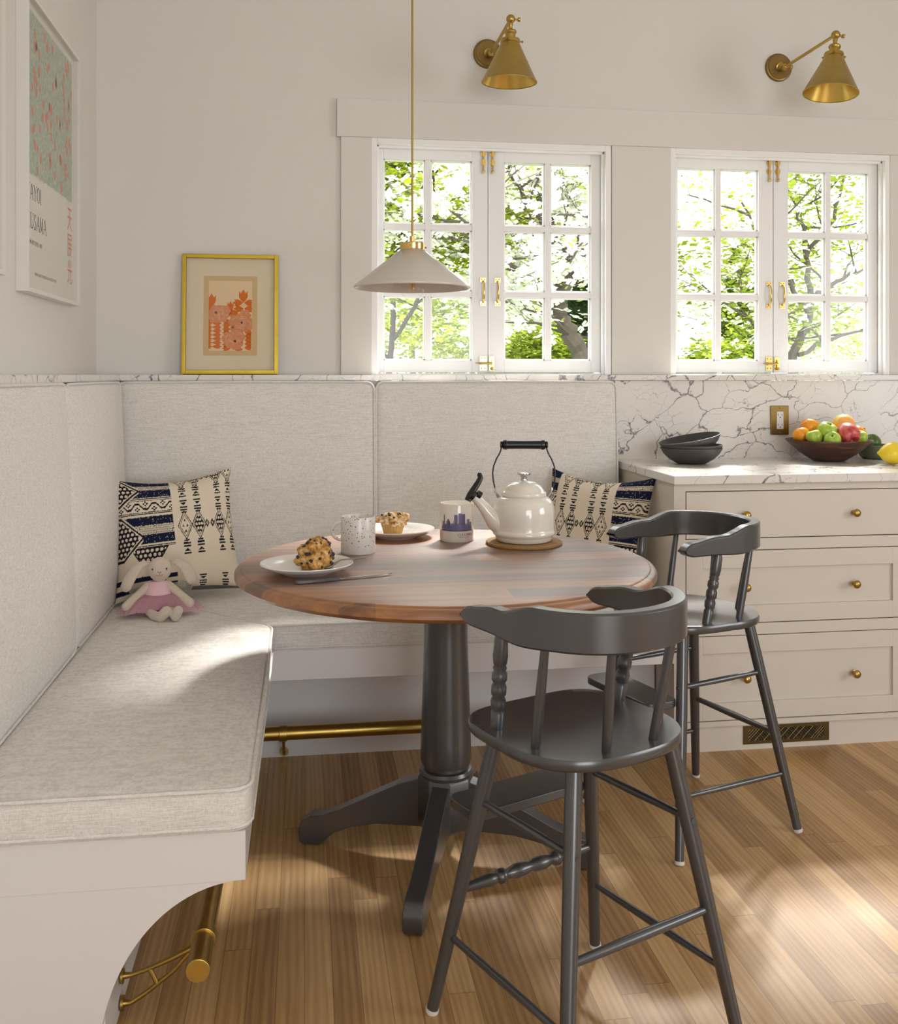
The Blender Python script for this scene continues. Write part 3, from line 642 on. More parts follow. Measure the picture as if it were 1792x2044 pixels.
bf.build('print_blossoms', M['salmon'], pr); bl.build('print_line', M['ivy'], pr)
for cx, cz in ((-.052, .230), (.042, .193), (.017, .124)): fan(bd, leafpoly(cx, cz, .011, .009, .6), -.0058)
bd.build('print_flower_eye', M['ink'], pr)
MB().box(-FW/2+.012, FW/2-.012, -.0075, -.0068, .012, FH-.012).build('glazing', M['glass'], r)
r.location = (-.2755, 3.765, 1.243); r.rotation_euler = (math.radians(-4), 0, 0)
# white framed poster on left wall : local x = along +Y, z up, face +X
def poster(label, y0, y1, z0, z1, full=True):
    r = thing('framed_poster', label, 'poster', (WX, (y0+y1)/2, z0))
    d = .032; fw = .012
    b = MB(); b.box(WX, WX+d, y0, y0+fw, z0, z1); b.box(WX, WX+d, y1-fw, y1, z0, z1); b.box(WX, WX+d, y0+fw, y1-fw, z0, z0+fw); b.box(WX, WX+d, y0+fw, y1-fw, z1-fw, z1)
    b.build('frame', M['white'], r, .001)
    px = WX+.012
    p = MB().box(WX+.002, px, y0+fw, y1-fw, z0+fw, z1-fw).build('paper', M['paper'], r)
    MB().box(px+.012, px+.0128, y0+fw, y1-fw, z0+fw, z1-fw).build('glazing', M['glass'], r)
    if not full: return r
    # flecked field (generic dabs)
    random.seed(9); ya, yb, za, zb = y0+.048, y1-.03, z0+.335, z1-.03
    b = MB(); b.add([(px+.0004, ya, za), (px+.0004, yb, za), (px+.0004, yb, zb), (px+.0004, ya, zb)], [(0, 1, 2, 3)])
    b.build('printed_field', plain('ink_sage', srgb(190, 200, 182), .85, var=.2, scale=60), p)
    def dab(b, y, z, L, W_, a, xo):
        ca, sa = math.cos(a), math.sin(a)
        P = [(math.cos(t)*W_/2, math.sin(t)*L/2) for t in [2*PI*i/8 for i in range(8)]]
        b.add([(px+xo, y+u*ca-v*sa, z+u*sa+v*ca) for u, v in P], [tuple(range(8))])
    b = MB(); c = MB(); e = MB()
    for i in range(5200): 
        y, z = random.uniform(ya, yb), random.uniform(za-.004, zb)
        dab(b if i % 2 else e, y, z, random.uniform(.008, .013), random.uniform(.0025, .004), random.uniform(-.5, .5), .0006+.0002*random.random())
    b.build('printed_dabs', plain('ink_cream', srgb(216, 216, 186), .85), p); e.build('printed_dabs', plain('ink_teal', srgb(150, 176, 162), .85), p)
    for i in range(75):
        y, z = random.uniform(ya+.01, yb-.01), random.uniform(za+.01, zb-.02); L = random.uniform(.024, .038)
        dab(c, y, z, L, L*.62, random.uniform(-.2, .2), .0009)
    c.build('printed_petals', M['coral'], p)
    b = MB()
    for word, z, h in (('YAYOI', z0+.262, .043), ('KUSAMA', z0+.182, .043)):
        Q, wd = serif_word(word, h, .82)
        for q in Q: b.add([(px+.0006, y0+.058+u, z+v) for u, v in q], [(0, 1, 2, 3)])
    for s, size, yy, z in (('\u2605 ART EXPO 1987', .017, y0+.085, z0+.138), ('MAKE A ART EXHIBITION AS A TREE OF TIME', .0125, y0+.14, z0+.055)):
        vs, fs = text_mesh(s, size, False, .95); b.add([(px+.0006, yy+u, z+v) for u, v in vs], fs)
    b.build('lettering', M['ink'], p)
    b = MB()
    for k, s in enumerate('\u5929\u5c55\u5149'):
        vs, fs = text_mesh(s, .085, True, .8); b.add([(px+.0006, yb-.03+u, z0+.245-.085*k+v) for u, v in vs], fs)
    b.build('coral_characters', M['coral'], p)
    return r
poster('white framed poster with sage dabs and coral petals on the left wall', 2.77, 3.385, 1.465, 2.275)
poster('white frame edge cropped at the left border of the photo', 1.95, 2.572, 1.486, 2.29, False)
# ------------------------------------------------------------------ pendant
PC = Vector((.278, 2.587, 1.473))
r = thing('pendant_lamp', 'cream conical pendant lamp with brass collar hanging over the table', 'pendant lamp', PC)
b = MB(); b.lathe(PC, [(.1525, 0), (.153, -.003), (.151, -.005), (.149, -.003), (.147, 0), (.030, .092), (.0, .093), (0, .097), (.032, .096), (.1495, .004), (.1525, 0)], 72); b.build('lamp_shade', M['shade'], r, ang=60)
b = MB(); b.lathe(PC, [(.0, .096), (.0315, .096), (.0325, .1), (.0325, .112), (.031, .114), (.01, .115), (.007, .118), (.007, .132), (.0, .134)], 40); b.build('collar', M['brassb'], r)
for a in (.3, 2.4, 4.5): MB().tube([PC+Vector((.031*math.cos(a), .031*math.sin(a), .104)), PC+Vector((.04*math.cos(a), .04*math.sin(a), .104))], [.0018, .0026], 8).build('thumb_screw', M['brass'], r)
MB().tube([PC+Vector((0, 0, .13)), PC+Vector((0, 0, 2.95-PC.z-.02))], .0028, 10).build('cord', M['brass'], r)
MB().lathe((PC.x, PC.y, 0), [(0, 2.925), (.055, 2.93), (.06, 2.95), (0, 2.95)], 32).build('canopy', M['brassb'], r)
bulb_m = N('bulb_glass'); bulb_m.set(color=(1, 1, 1), rough=.02, trans=1.0, ior=1.12)
B0 = PC+Vector((0, 0, 0)); bb = MB().lathe(B0, [(.012, .06), (.014, .045), (.024, .022), (.0305, .0), (.0305, -.01), (.026, -.023), (.015, -.034), (0, -.038)], 28).build('light_bulb', M['glass'], r, ang=80)
b = MB()
for i in range(6):
    a = PI*i/3; b.tube([B0+Vector((.004*math.cos(a), .004*math.sin(a), .03)), B0+Vector((.010*math.cos(a), .010*math.sin(a), -.014))], .0007, 5)
b.tube([B0+Vector((0, 0, .05)), B0+Vector((0, 0, -.008))], .0016, 6); b.build('filament', brass('filament_brass', (.8, .45, .12), .3), bb)
MB().lathe(B0, [(0, .095), (.013, .095), (.013, .058), (0, .057)], 20).build('socket', M['brass'], r)
# ------------------------------------------------------------------ wall sconces
def sconce(label, plate, ballp, tilt, roll):
    p = Vector(plate); q = Vector(ballp); r = thing('wall_sconce', label, 'wall lamp', p, 'brass swing arm sconces')
    MB().turned(p, p+Vector((0, -.016, 0)), [(0, .057), (.3, .057), (.6, .054), (.7, .0475), (.78, .0475), (.8, .049), (1, .047)], 48).build('back_plate', M['brassd'], r)
    k = p+Vector((.004, -.05, -.012))
    MB().turned(p+Vector((0, -.012, 0)), k, [(0, .018), (.15, .018), (.2, .012), (.4, .012), (.45, .015), (.6, .012), (1, .011)], 24).build('knuckle', M['brass'], r)
    d = (q-k).normalized()
    j = MB().ball(k, .0135, 18); j.turned(k, k+Vector((.03, -.002, 0)), [(0, .004), (.6, .004), (.65, .0075), (1, .0075)], 12); j.build('joint', M['brass'], r)
    MB().tube([k, q], .0062, 14).build('arm', M['brass'], r)
    R_ = Matrix.Translation(q) @ Matrix.Rotation(math.radians(roll), 4, 'Y') @ Matrix.Rotation(math.radians(tilt), 4, 'X')
    b = MB(); b.ball(q, .0165, 20); b.M = R_; b.turned((.012, 0, 0), (.034, 0, 0), [(0, .004), (.6, .0035), (.65, .008), (1, .008)], 12); b.build('swivel_ball', M['brass'], r)
    b = MB(); b.M = R_
    b.lathe((0, 0, 0), [(.0, -.012), (.008, -.014), (.009, -.022), (.0075, -.026), (.0075, -.034), (.01, -.036), (.02, -.04), (.0225, -.046), (.0205, -.052), (.0185, -.054), (.0185, -.068), (.034, -.071), (.0355, -.076), (.0355, -.083), (.033, -.085), (.03, -.085)], 36); b.build('socket_cup', M['brass'], r)
    for a in (0, 2.1, 4.2):
        s = MB(); s.M = R_; s.turned((.035*math.cos(a), .035*math.sin(a), -.078), (.047*math.cos(a), .047*math.sin(a), -.078), [(0, .002), (.5, .002), (.55, .0045), (1, .0045)], 10); s.build('thumb_screw', M['brass'], r)
    b = MB(); b.M = R_
    b.lathe((0, 0, 0), [(.028, -.083), (.0325, -.084), (.098, -.221), (.1005, -.2225), (.1005, -.225), (.0975, -.2245)], 64); sh = b.build('lamp_shade', brass('satin_brass', (.50, .35, .10), .36, .15), r)
    b = MB(); b.M = R_; b.lathe((0, 0, 0), [(.0285, -.0845), (.0965, -.223)], 64); b.build('shade_lining', M['brassi'], sh)
    b = MB(); b.M = R_; b.lathe((0, 0, 0), [(0, -.085), (.018, -.09), (.024, -.12), (.018, -.14), (0, -.148)], 20); b.build('light_bulb', M['porcelain'], r)
    return r
sconce('brass cone sconce over the left window, arm pointing at the viewer', (.703, WY, 2.49), (.728, 3.482, 2.515), 2, 1)
sconce('brass cone sconce over the right window, arm reaching out to the right', (1.903, WY, 2.49), (1.957, 3.453, 2.509), -3, 7)
# ------------------------------------------------------------------ outlet
r = thing('wall_outlet', 'aged brass wall outlet plate on the marble between dark bowls and fruit', 'outlet', (1.862, 3.71, 1.004))
MB().box(1.824, 1.9, 3.703, 3.71, 1.004, 1.119).build('cover_plate', M['brassd'], r, .002)
s = MB().box(1.848, 1.876, 3.7005, 3.704, 1.027, 1.096).build('socket_insert', M['plastic'], r, .001)
b = MB()
for z in (1.079, 1.04):
    b.box(1.854, 1.8555, 3.7, 3.7012, z, z+.009); b.box(1.868, 1.8695, 3.7, 3.7012, z, z+.008); b.tube([(1.862, 3.7, z-.006), (1.862, 3.7012, z-.006)], .0024, 10)
b.build('slots', M['dark'], s)
for z in (1.012, 1.111): MB().ball((1.862, 3.703, z), .003, 10).build('screw', M['brass'], r)
# ------------------------------------------------------------------ pillows
import functools
CR = srgb(224, 211, 190); NV = srgb(24, 30, 56); BK = srgb(30, 26, 36)
def pat(u, v, sh):
    """woven fabric: navy banded panels and cream panels with diamond columns"""
    d = u-sh
    nz = noise.noise(Vector((u*90, v*90, 3)))*.0025
    u2, v2 = d+nz, v+nz
    def stack(cx, cy, flip):
        x = abs(u2-cx); y = (v2-cy)*(-1 if flip else 1)
        if x > .028: return False
        if -.056 < y < -.043: return True
        if -.034 < y < -.010: return x < .024*(1-(y+.034)/.026)
        if .0 < y < .013: return True
        if .022 < y < .037: return True
        if .045 < y < .058: return x < .02
        return False
    if 0 <= d < .58:
        for i, cx in enumerate((.09, .2, .38, .49)):
            for cy in (.53, .985):
                x = abs(u2-cx)/.058; y = abs(v2-cy)/.125; q = x+y
                if q < 1:
                    if q > .88: return BK
                    if q > .76: return CR
                    if q > .68: return BK
                    if i in (1, 2):
                        gx = (u2-cx)/.021; gy = (v2-cy)/.036; row = round(gy); gx2 = gx-(.5 if row % 2 else 0)
                        return CR if math.hypot(gx2-round(gx2), (gy-row)*1.15) < .40 else BK
                    for tx, ty in ((0, .045), (-.016, -.0), (.016, -.0), (0, -.045)):
                        yy = (v2-cy-ty)
                        if -.013 < yy < .013 and abs(u2-cx-tx) < .009*(1-(yy+.013)/.026): return BK
                    return CR
            for cy, fl in ((.69, True), (.83, False), (.355, False), (.06, True)):
                if stack(cx, cy, fl): return BK
        for cx in (.265, .31):
            for cy in (.53, .985):
                q = abs(u2-cx)/.02+abs(v2-cy)/.035
                if .45 < q < 1 or q < .2: return BK
        return CR
    # banded panel, distance from its cream edge
    e = -d if d < 0 else d-.58
    if v > .985: return NV
    def band(a, b_): return a < v2 < b_
    left = max(0, (.46 - e)) if d < 0 else 0
    if d < 0 and e > .24:      # dotted triangles near the seam
        ee = e-.24
        for cy, hh in ((.87, .16), (.47, .19)):
            q = ee/.30+0; y = abs(v2-cy)
            if y < hh*min(1, ee/.2+.15):
                if y > hh*min(1, ee/.2+.15)-.014: return CR
                if y > hh*min(1, ee/.2+.15)-.034: return BK
                if y > hh*min(1, ee/.2+.15)-.045: return CR
                gx = u2/.036; gy = v2/.036; row = round(gy); gx -= .5 if row % 2 else 0
                return CR if math.hypot(gx-round(gx), gy-row) < .33 else BK
    spk = noise.noise(Vector((u*260, v*260, 9))) > .52
    if band(.925, .985) or band(.80, .875) or band(.565, .635) or band(.415, .49): return CR if spk else NV
    if band(.875, .925) or band(.49, .565):
        gy = v2/.0165; row = math.floor(gy); gx = u2/.009+(.5 if row % 2 else 0)
        return BK if (gx-math.floor(gx) < .5 and gy-row < .75) else CR
    if band(.785, .793) or band(.655, .662) or band(.395, .403): return BK
    if band(.77, .777) or band(.668, .674) or band(.384, .389): return BK
    if band(.674, .77):
        ph = (u2*7.5) % 1; tri = abs(ph-.5)*2; tri = max(.15, min(.85, tri*1.3-.15)); zc = .69+.065*tri
        if abs(v2-zc) < .009: return BK
        for pc, zz in ((0, .70), (.5, .745)):
            dx = ((ph-pc+.5) % 1-.5)/7.5; dz = v2-zz
            if abs(dx) < .022 and abs(dz) < .022:
                ix, iz = round(dx/.0135), round(dz/.0135)
                if abs(ix)+abs(iz) == 1: return BK
        return CR
    if v2 < .384 and v2 > .384-.13:
        yb = (.384-v2)
        span = .30-yb*1.3
        if abs(e-.2) < span/2:
            if abs(abs(e-.2)-span/2) < .012: return BK
            gx = u2/.036; gy = v2/.036; row = round(gy); gx -= .5 if row % 2 else 0
            return CR if math.hypot(gx-round(gx), gy-row) < .35 else BK
        return CR
    if v2 < .16: return NV if int(v2/.04) % 2 else CR
    return CR
def pillow(label, org, xd, tilt, S, sh, thick=.13, n=230, seed=0, roll=0):
    """org: bottom-left corner, xd: horizontal unit direction of the bottom edge; tilt leans the top away from the viewer"""
    xd = Vector((xd[0], xd[1], 0)).normalized(); nrm = Vector((xd.y, -xd.x, 0)); up = (Vector((0, 0, 1))*math.cos(tilt)-nrm*math.sin(tilt)).normalized(); fn = xd.cross(up)*1
    if fn.dot(nrm) < 0: fn = -fn
    O = Vector(org); xd, up = xd*math.cos(roll)+up*math.sin(roll), up*math.cos(roll)-xd*math.sin(roll)
    def surf(u, v, side):
        a = abs(2*u-1); c = abs(2*v-1); k = max(0, (1-a**2.6))*max(0, (1-c**2.6)); h = thick/2*k**.5
        # seams pull in between the corners, so corners stand out as ears
        iu = .06*(1-a**2)**1*(2*v-1)*abs(2*v-1)**3; iv = .045*(1-c**2)*(2*u-1)*abs(2*u-1)**3
        uu = u-iv; vv = v-iu-.0
        sag = .03*math.sin(PI*u)*v**3
        w_ = noise.noise(Vector((u*4+seed, v*4, side)))*.008*k
        return O+xd*(uu*S)+up*((vv-sag)*S)+fn*(side*h+w_)
    b = MB(); b.col = []
    for side in (1, -1):
        nn = n if side == 1 else 60; vs = []
        for i in range(nn+1):
            for j in range(nn+1):
                u, v = i/nn, j/nn; vs.append(surf(u, v, side)); b.col.append(pat(u, v, sh) if side == 1 else CR)
        m = nn+1; b.add(vs, [(i*m+j, (i+1)*m+j, (i+1)*m+j+1, i*m+j+1) for i in range(nn) for j in range(nn)])
    return b.build('throw_pillow', M['pattern'], None, ang=180, tagargs=dict(label=label, cat='pillow', group='navy and cream woven pillows'))
pillow('navy and cream woven pillow in the bench corner behind the toy rabbit', (-.600, 3.29, .508), (.36, .085), math.radians(17), .41, .47, .17, roll=.06)
pillow('navy and cream woven pillow squeezed between window bench and cabinet side', (.828, 3.49, .506), (.30, -.275), math.radians(13), .405, .13, .14, seed=3, roll=-.03)
# ------------------------------------------------------------------ toy rabbit
RC = Vector((-.447, 3.150, .507))
r = thing('toy_rabbit', 'cream plush toy rabbit with lop ears wearing a pink tulle dress', 'soft toy', RC)
fw = Vector((.12, -1, 0)).normalized(); rt = Vector((-fw.y, fw.x, 0))   # rt: towards picture right
def L(x, f, z): return RC+rt*x*1.12+fw*f+Vector((0, 0, z*.88))
b = MB()
def limb(pts, rs, n=12):
    for (p, q), (r0, r1) in zip(zip(pts, pts[1:]), zip(rs, rs[1:])):
        b.tube([p, q], [r0, r1], n)
    for p, r0 in zip(pts, rs): b.ball(p, r0*.99, 14)
b.ball(L(0, 0, .045), .036, 18, (1, .85, 1.1)); b.ball(L(0, 0, .085), .026, 16, (1, .85, 1.1)); b.ball(L(.003, .004, .117), .017, 12)
b.ball(L(.004, .012, .158), .0355, 22, (1, .98, 1.04)); b.ball(L(.004, .038, .149), .017, 16, (1.1, .9, .85))
for s in (-1, 1):
    limb([L(s*.026, 0, .100), L(s*.052, .012, .072), L(s*.082, .03, .038)], [.013, .0135, .0155])
limb([L(-.02, .03, .02), L(-.012, .075, .014), L(.008, .10, .014)], [.018, .013, .015]); limb([L(.008, .10, .014), L(.022, .108, .034)], [.016, .0165])
limb([L(.03, .03, .02), L(.042, .08, .014), L(.046, .11, .016)], [.018, .013, .014]); limb([L(.046, .11, .016), L(.053, .116, .036)], [.0155, .015])
body = b.build('body', M['plush'], r, ang=180)
rm = body.modifiers.new('remesh', 'REMESH'); rm.mode = 'VOXEL'; rm.voxel_size = .0028; rm.use_smooth_shade = True
sm_ = body.modifiers.new('smooth', 'SMOOTH'); sm_.iterations = 6; sm_.factor = .6
for s, pts in ((-1, [L(-.02, .004, .178), L(-.042, .008, .178), L(-.060, .014, .158), L(-.076, .02, .128), L(-.085, .024, .10), L(-.086, .024, .088)]), (1, [L(.03, .004, .180), L(.05, .01, .18), L(.068, .016, .165), L(.082, .022, .14), L(.088, .024, .118), L(.088, .024, .104)])):
    e = MB(); e.tube(pts, [.008, .011, .017, .021, .019, .008], 16, flat=.45); e.build('ear', M['plush'], r, ang=180)
for s in (-1, 1): MB().ball(L(.004+s*.0185, .046, .165), .0034, 10, (.7, .6, 1.1)).build('eye', M['eye'], r)
b = MB(); b.tube([L(-.002, .0565, .158), L(.004, .058, .155), L(.010, .0565, .158)], .0011, 6); b.tube([L(.004, .058, .155), L(.004, .058, .147)], .0009, 6); b.tube([L(-.006, .053, .148), L(.0, .055, .143), L(.004, .0555, .146), L(.009, .055, .143), L(.014, .053, .148)], .0009, 6)
b.build('stitched_nose', M['nose'], r)
b = MB(); b.rings([[L((rx+.0015)*math.cos(a), (ry+.002)*math.sin(a), z) for a in [2*PI*i/32 for i in range(32)]] for rx, ry, z in ((.038, .033, .062), (.034, .030, .078), (.0305, .027, .092), (.026, .024, .108), (.02, .02, .116))], cap=False); b.build('bodice', M['pinkc'], r, ang=90)
random.seed(2)
for lay, (hl, z1_, rr, ph) in enumerate(((.9, .016, .096, 0), (1.0, .010, .104, 1), (1.05, .02, .09, 2))):
    b = MB(); n = 160; rings = []
    for k in range(9):
        q = k/8; ring = []
        for i in range(n):
            a = 2*PI*i/n; f = math.sin(a*11+ph*2)+.5*math.sin(a*23+ph); rad = .036+(rr-.036)*q**.85; rad *= 1+.07*q*f+.06*q*math.sin(3*a+ph)
            z = .072-(.072-z1_)*q**1.7+.006*q*math.sin(a*11+ph*2+1.2)*q; side = abs(math.cos(a))
            z = max(z, .006+.002*lay)
            sy = .62 if math.sin(a) > 0 else .45
            fr = max(0, math.sin(a)); z += .012*fr*q*(1 if abs(math.cos(a)) < .5 else .3)
            ring.append(L(rad*math.cos(a)*1.05, rad*math.sin(a)*sy, z))
        rings.append(ring)
    b.rings(rings, cap=False); b.build('tulle_skirt', M['tulle'], r, ang=180)
b = MB(); P = [(-.028, .10), (-.05, .106), (-.074, .1), (-.083, .086), (-.076, .07), (-.055, .066), (-.03, .082)]
b.rings([[L(x, -.022+o, z) for x, z in P] for o in (-.0006, .0006)]); b.build('gauze_wing', M['wing'], r); b = MB(); P2 = [(-x+.01, z) for x, z in P]
b.rings([[L(x, -.022+o, z) for x, z in P2] for o in (-.0006, .0006)]); b.build('gauze_wing', M['wing'], r)
# ------------------------------------------------------------------ things on the table
TZ = .762
def plate(label, c, tilt=0):
    b = MB(); b.lathe(c, [(0, .003), (.052, .003), (.056, 0), (.061, 0), (.063, .003), (.09, .011), (.108, .020), (.1125, .0245), (.1115, .0265), (.109, .0262), (.09, .016), (.065, .0085), (.03, .0075), (0, .0075)], 72)
    return b.build('plate', M['porcelain'], None, ang=60, tagargs=dict(label=label, cat='plate', group='white plates on the table'))
P1 = Vector((.004, 2.43, TZ)); P2 = Vector((.268, 2.93, TZ))
plate('white plate with half a blueberry scone near the table edge', P1); plate('white plate with a paper cupped muffin behind the speckled mug', P2)
def lump(b, c, r, sq, seed, amp, freq, n=40, flatb=None):
    rings = []; m = n//2
    for i in range(m+1):
        th = PI*min(max(i/m, .01), .99); ring = []
        for k in range(n):
            d = Vector((math.sin(th)*math.cos(2*PI*k/n), math.sin(th)*math.sin(2*PI*k/n), -math.cos(th)))
            q = 1+amp*noise.fractal(d*freq+Vector((seed, 0, 0)), 1, 2, 3)
            p = Vector((d.x*sq[0], d.y*sq[1], d.z*sq[2]))*r*q+Vector(c)
            if flatb is not None: p.z = max(p.z, flatb)
            ring.append(p)
        rings.append(ring)
    b.rings(rings)
crust = N('muffin_crust'); f = crust.noise(crust.coord(), 55, 4, .7); crust.set(color=crust.ramp(f, [(.35, srgb(120, 74, 26)), (.5, srgb(186, 136, 64)), (.64, srgb(226, 190, 128))]), rough=.85); crust.bump(crust.noise(crust.coord(), 180, 3), .8, .002)
berry = plain('blueberry', (.02, .014, .03), .4)
def crustm(): return crust.m
# scone on plate 1
c = P1+Vector((.018, .014, .0095)); r = thing('scone', 'craggy brown blueberry scone on the front plate', 'pastry', c)
b = MB(); lump(b, c+Vector((0, 0, .026)), .043, (1.05, .95, .98), 3, .34, 1.9, 72, c.z); b.build('crust', crust.m, r, ang=60)
random.seed(5)
for i in range(46):
    a = random.uniform(-PI, .3) if i % 4 else random.uniform(0, PI); e = random.uniform(-.45, 1.2)
    d = Vector((math.cos(a)*math.cos(e), math.sin(a)*math.cos(e), math.sin(e))); q = 1+.34*noise.fractal(d*1.9+Vector((3, 0, 0)), 1, 2, 3)
    p = c+Vector((0, 0, .026))+Vector((d.x*1.05, d.y*.95, d.z*.98))*.043*q*.97; p.z = max(p.z, c.z+.004)
    b = MB(); lump(b, p, random.uniform(.0035, .0062), (1, 1, .85), i, .3, 2, 10); b.build('blueberry', berry, r)
# muffin on plate 2
c = P2+Vector((-.012, -.012, .0095)); r = thing('muffin', 'golden muffin with sugared top in a pleated paper cup', 'pastry', c)
b = MB(); n = 96; rings = []
for z, r0 in ((0, .026), (.012, .029), (.026, .0335), (.036, .0365)): rings.append([c+Vector(((r0*(1+.025*(1 if k % 4 < 2 else -1)))*math.cos(2*PI*k/n), (r0*(1+.025*(1 if k % 4 < 2 else -1)))*math.sin(2*PI*k/n), z)) for k in range(n)])
b.rings(rings); b.build('paper_cup', plain('muffin_paper', srgb(214, 168, 100), .8, var=.4, scale=120), r)
b = MB(); lump(b, c+Vector((0, 0, .044)), .035, (1.2, 1.15, .62), 11, .3, 2.2, 64); lump(b, c+Vector((.03, -.01, .05)), .018, (1, 1, .8), 17, .4, 2, 30)
sug = N('sugared_crust'); f = sug.noise(sug.coord(), 60, 4, .7); sug.set(color=sug.ramp(f, [(.36, srgb(150, 96, 40)), (.5, srgb(214, 172, 108)), (.6, srgb(240, 226, 204))]), rough=.9); sug.bump(f, .6, .002)
b.build('crumb_top', sug.m, r, ang=60)
b = MB()
for i in range(12):
    a = random.uniform(-PI, 0); e = random.uniform(.1, 1.1); p = c+Vector((0, 0, .045))+Vector((math.cos(a)*math.cos(e)*1.15, math.sin(a)*math.cos(e)*1.1, math.sin(e)*.62))*.0355; MB().ball(p, .0035, 8).build('blueberry', berry, r)
b = MB(); random.seed(8)
for i in range(26):
    a = random.random()*6.28; q = random.uniform(.0, .022); p = P2+Vector((.045+q*math.cos(a), -.02+q*math.sin(a), .0105)); lump(b, p, random.uniform(.0015, .004), (1, 1, .7), i, .4, 2, 8)
b.build('muffin_crumbs', sug.m, None, tagargs=dict(label='scatter of pale crumbs beside the muffin', cat='crumbs', kind='stuff'))
# mugs
def mug(label, c, r0, h, m, handle):
    r = thing('mug', label, 'mug', c)
    b = MB(); b.lathe(c, [(0, .002), (r0-.006, .002), (r0-.005, 0), (r0-.002, .0), (r0, .004), (r0, h-.003), (r0-.0012, h), (r0-.0028, h), (r0-.004, h-.003), (r0-.004, .008), (0, .006)], 64); b.build('body', m, r, ang=50)
    if handle is not None:
        a = handle; d = Vector((math.cos(a), math.sin(a), 0)); zc = h*.60; hr = .0235
        pts = [c+d*(r0-.003+ (hr*1.15)*math.sin(t))+Vector((0, 0, zc-hr*math.cos(t))) for t in [PI*i/14 for i in range(15)]]
        MB().tube(pts, .0048, 12).build('handle', m, r, ang=60)
    return r
spk = N('speckled_glaze'); vo = spk.n('TexVoronoi'); spk.l(spk.coord(), vo.inputs['Vector']); vo.inputs['Scale'].default_value = 170
sp = spk.n('SeparateXYZ'); spk.l(spk.coord(), sp.inputs[0])
msk = spk.math('MULTIPLY', spk.math('LESS_THAN', vo.outputs['Distance'], .27), spk.math('GREATER_THAN', spk.noise(spk.coord(), 90, 0), .5)); msk = spk.math('MULTIPLY', msk, spk.math('GREATER_THAN', sp.outputs[2], .014))
spk.set(color=spk.mix(msk, (.74, .70, .65), (.10, .07, .05)), rough=.25)
ud = Vector((-.9897, .1435, 0))
mug('white speckled handmade mug with round handle behind the scone plate', Vector((.142, 2.69, TZ)), .0465, .098, spk.m, math.atan2(ud.y-.12, ud.x))
m2c = Vector((.436, 2.848, TZ)); r = mug('cream souvenir mug printed with a purple city skyline', m2c, .0495, .109, M['enamel'], .9)
cr = Vector((.9897, -.1435, 0)); cf = Vector((-.1435, -.9897, 0))
def oncyl(x, z, o=.0004):   # x: arc offset to picture right
    a = x/.0495; return m2c+(cr*math.sin(a)+cf*math.cos(a))*(.0495+o)+Vector((0, 0, z))
def cylquad(b, x0, x1, z0, z1, o=.0004):
    n = max(1, int(abs(x1-x0)/.003)); 
    for i in range(n):
        a = x0+(x1-x0)*i/n; c_ = x0+(x1-x0)*(i+1)/n; b.add([oncyl(a, z0, o), oncyl(c_, z0, o), oncyl(c_, z1, o), oncyl(a, z1, o)], [(0, 1, 2, 3)])
b = MB(); random.seed(3)
for x0, x1, z1 in ((-.048, -.042, .060), (-.042, -.038, .078), (-.040, -.0395, .085), (-.038, -.032, .052), (-.032, -.02, .062), (-.029, -.023, .067), (-.02, -.008, .055), (-.008, .002, .08), (.002, .004, .055), (.004, .014, .084), (.014, .024, .082), (.024, .030, .053), (.030, .040, .066), (.04, .048, .058)): cylquad(b, x0, x1, .034, z1)
cylquad(b, -.05, .05, .034, .044, .0005); b.build('skyline_print', M['purple'], r)
b = MB()
for i in range(26):
    x = -.048+i*.0037; z = random.uniform(.034, .052); cylquad(b, x, x+.0011, .034, z+.01, .0008)
cylquad(b, -.052, .052, .0325, .0345, .0008)
for x in (-.006, -.003, 0, .006, .009, .012, .0165, .019, .0215): cylquad(b, x, x+.0007, .05, .078, .0008)
b.build('skyline_detail', M['purpled'], r)
b = MB(); Q, wd = serif_word('COLUMBUS', .0075, .95)
for q in Q: b.add([oncyl(.002+u, .019+v, .0006) for u, v in q], [(0, 1, 2, 3)])
vs, fs = text_mesh('CAPITAL OF OHIO', .0042, False); b.add([oncyl(.003+u, .0135+v, .0006) for u, v in vs], fs); b.build('lettering', M['purpled'], r)
# cork trivet
KC = Vector((.615, 2.758, TZ)); b = MB().lathe(KC, [(0, 0), (.106, 0), (.108, .002), (.108, .007), (.106, .009), (0, .009)], 64); b.build('cork_trivet', M['cork'], None, tagargs=dict(label='round cork trivet under the cream kettle', cat='trivet'))
# kettle
KC = KC+Vector((0, 0, .009)); r = thing('kettle', 'cream enamel kettle with black bail handle on the cork trivet', 'kettle', KC)
b = MB(); b.lathe(KC, [(0, .001), (.074, .001), (.079, .004), (.0815, .012), (.0835, .017), (.0885, .021), (.0895, .027), (.0865, .032), (.0855, .036), (.0865, .05), (.0872, .08), (.0855, .098), (.081, .112), (.073, .122), (.063, .127), (.0, .127)], 72); b.build('body', M['enamel'], r, ang=60)
b = MB(); b.lathe(KC, [(0, .127), (.061, .127), (.0635, .130), (.0635, .137), (.061, .140), (.058, .141), (.055, .147), (.046, .158), (.032, .166), (.016, .170), (0, .171)], 64); lid = b.build('lid', M['enamel'], r, ang=60)
MB().lathe(KC, [(0, .168), (.0105, .168), (.0095, .173), (.0085, .179), (.012, .184), (.0185, .188), (.0195, .190), (.0185, .1925), (.012, .194), (0, .1945)], 40).build('knob', M['chrome'], lid, ang=50)
sd = (-cr+cf*.25).normalized(); kx = cr; Z = Vector((0, 0, 1))
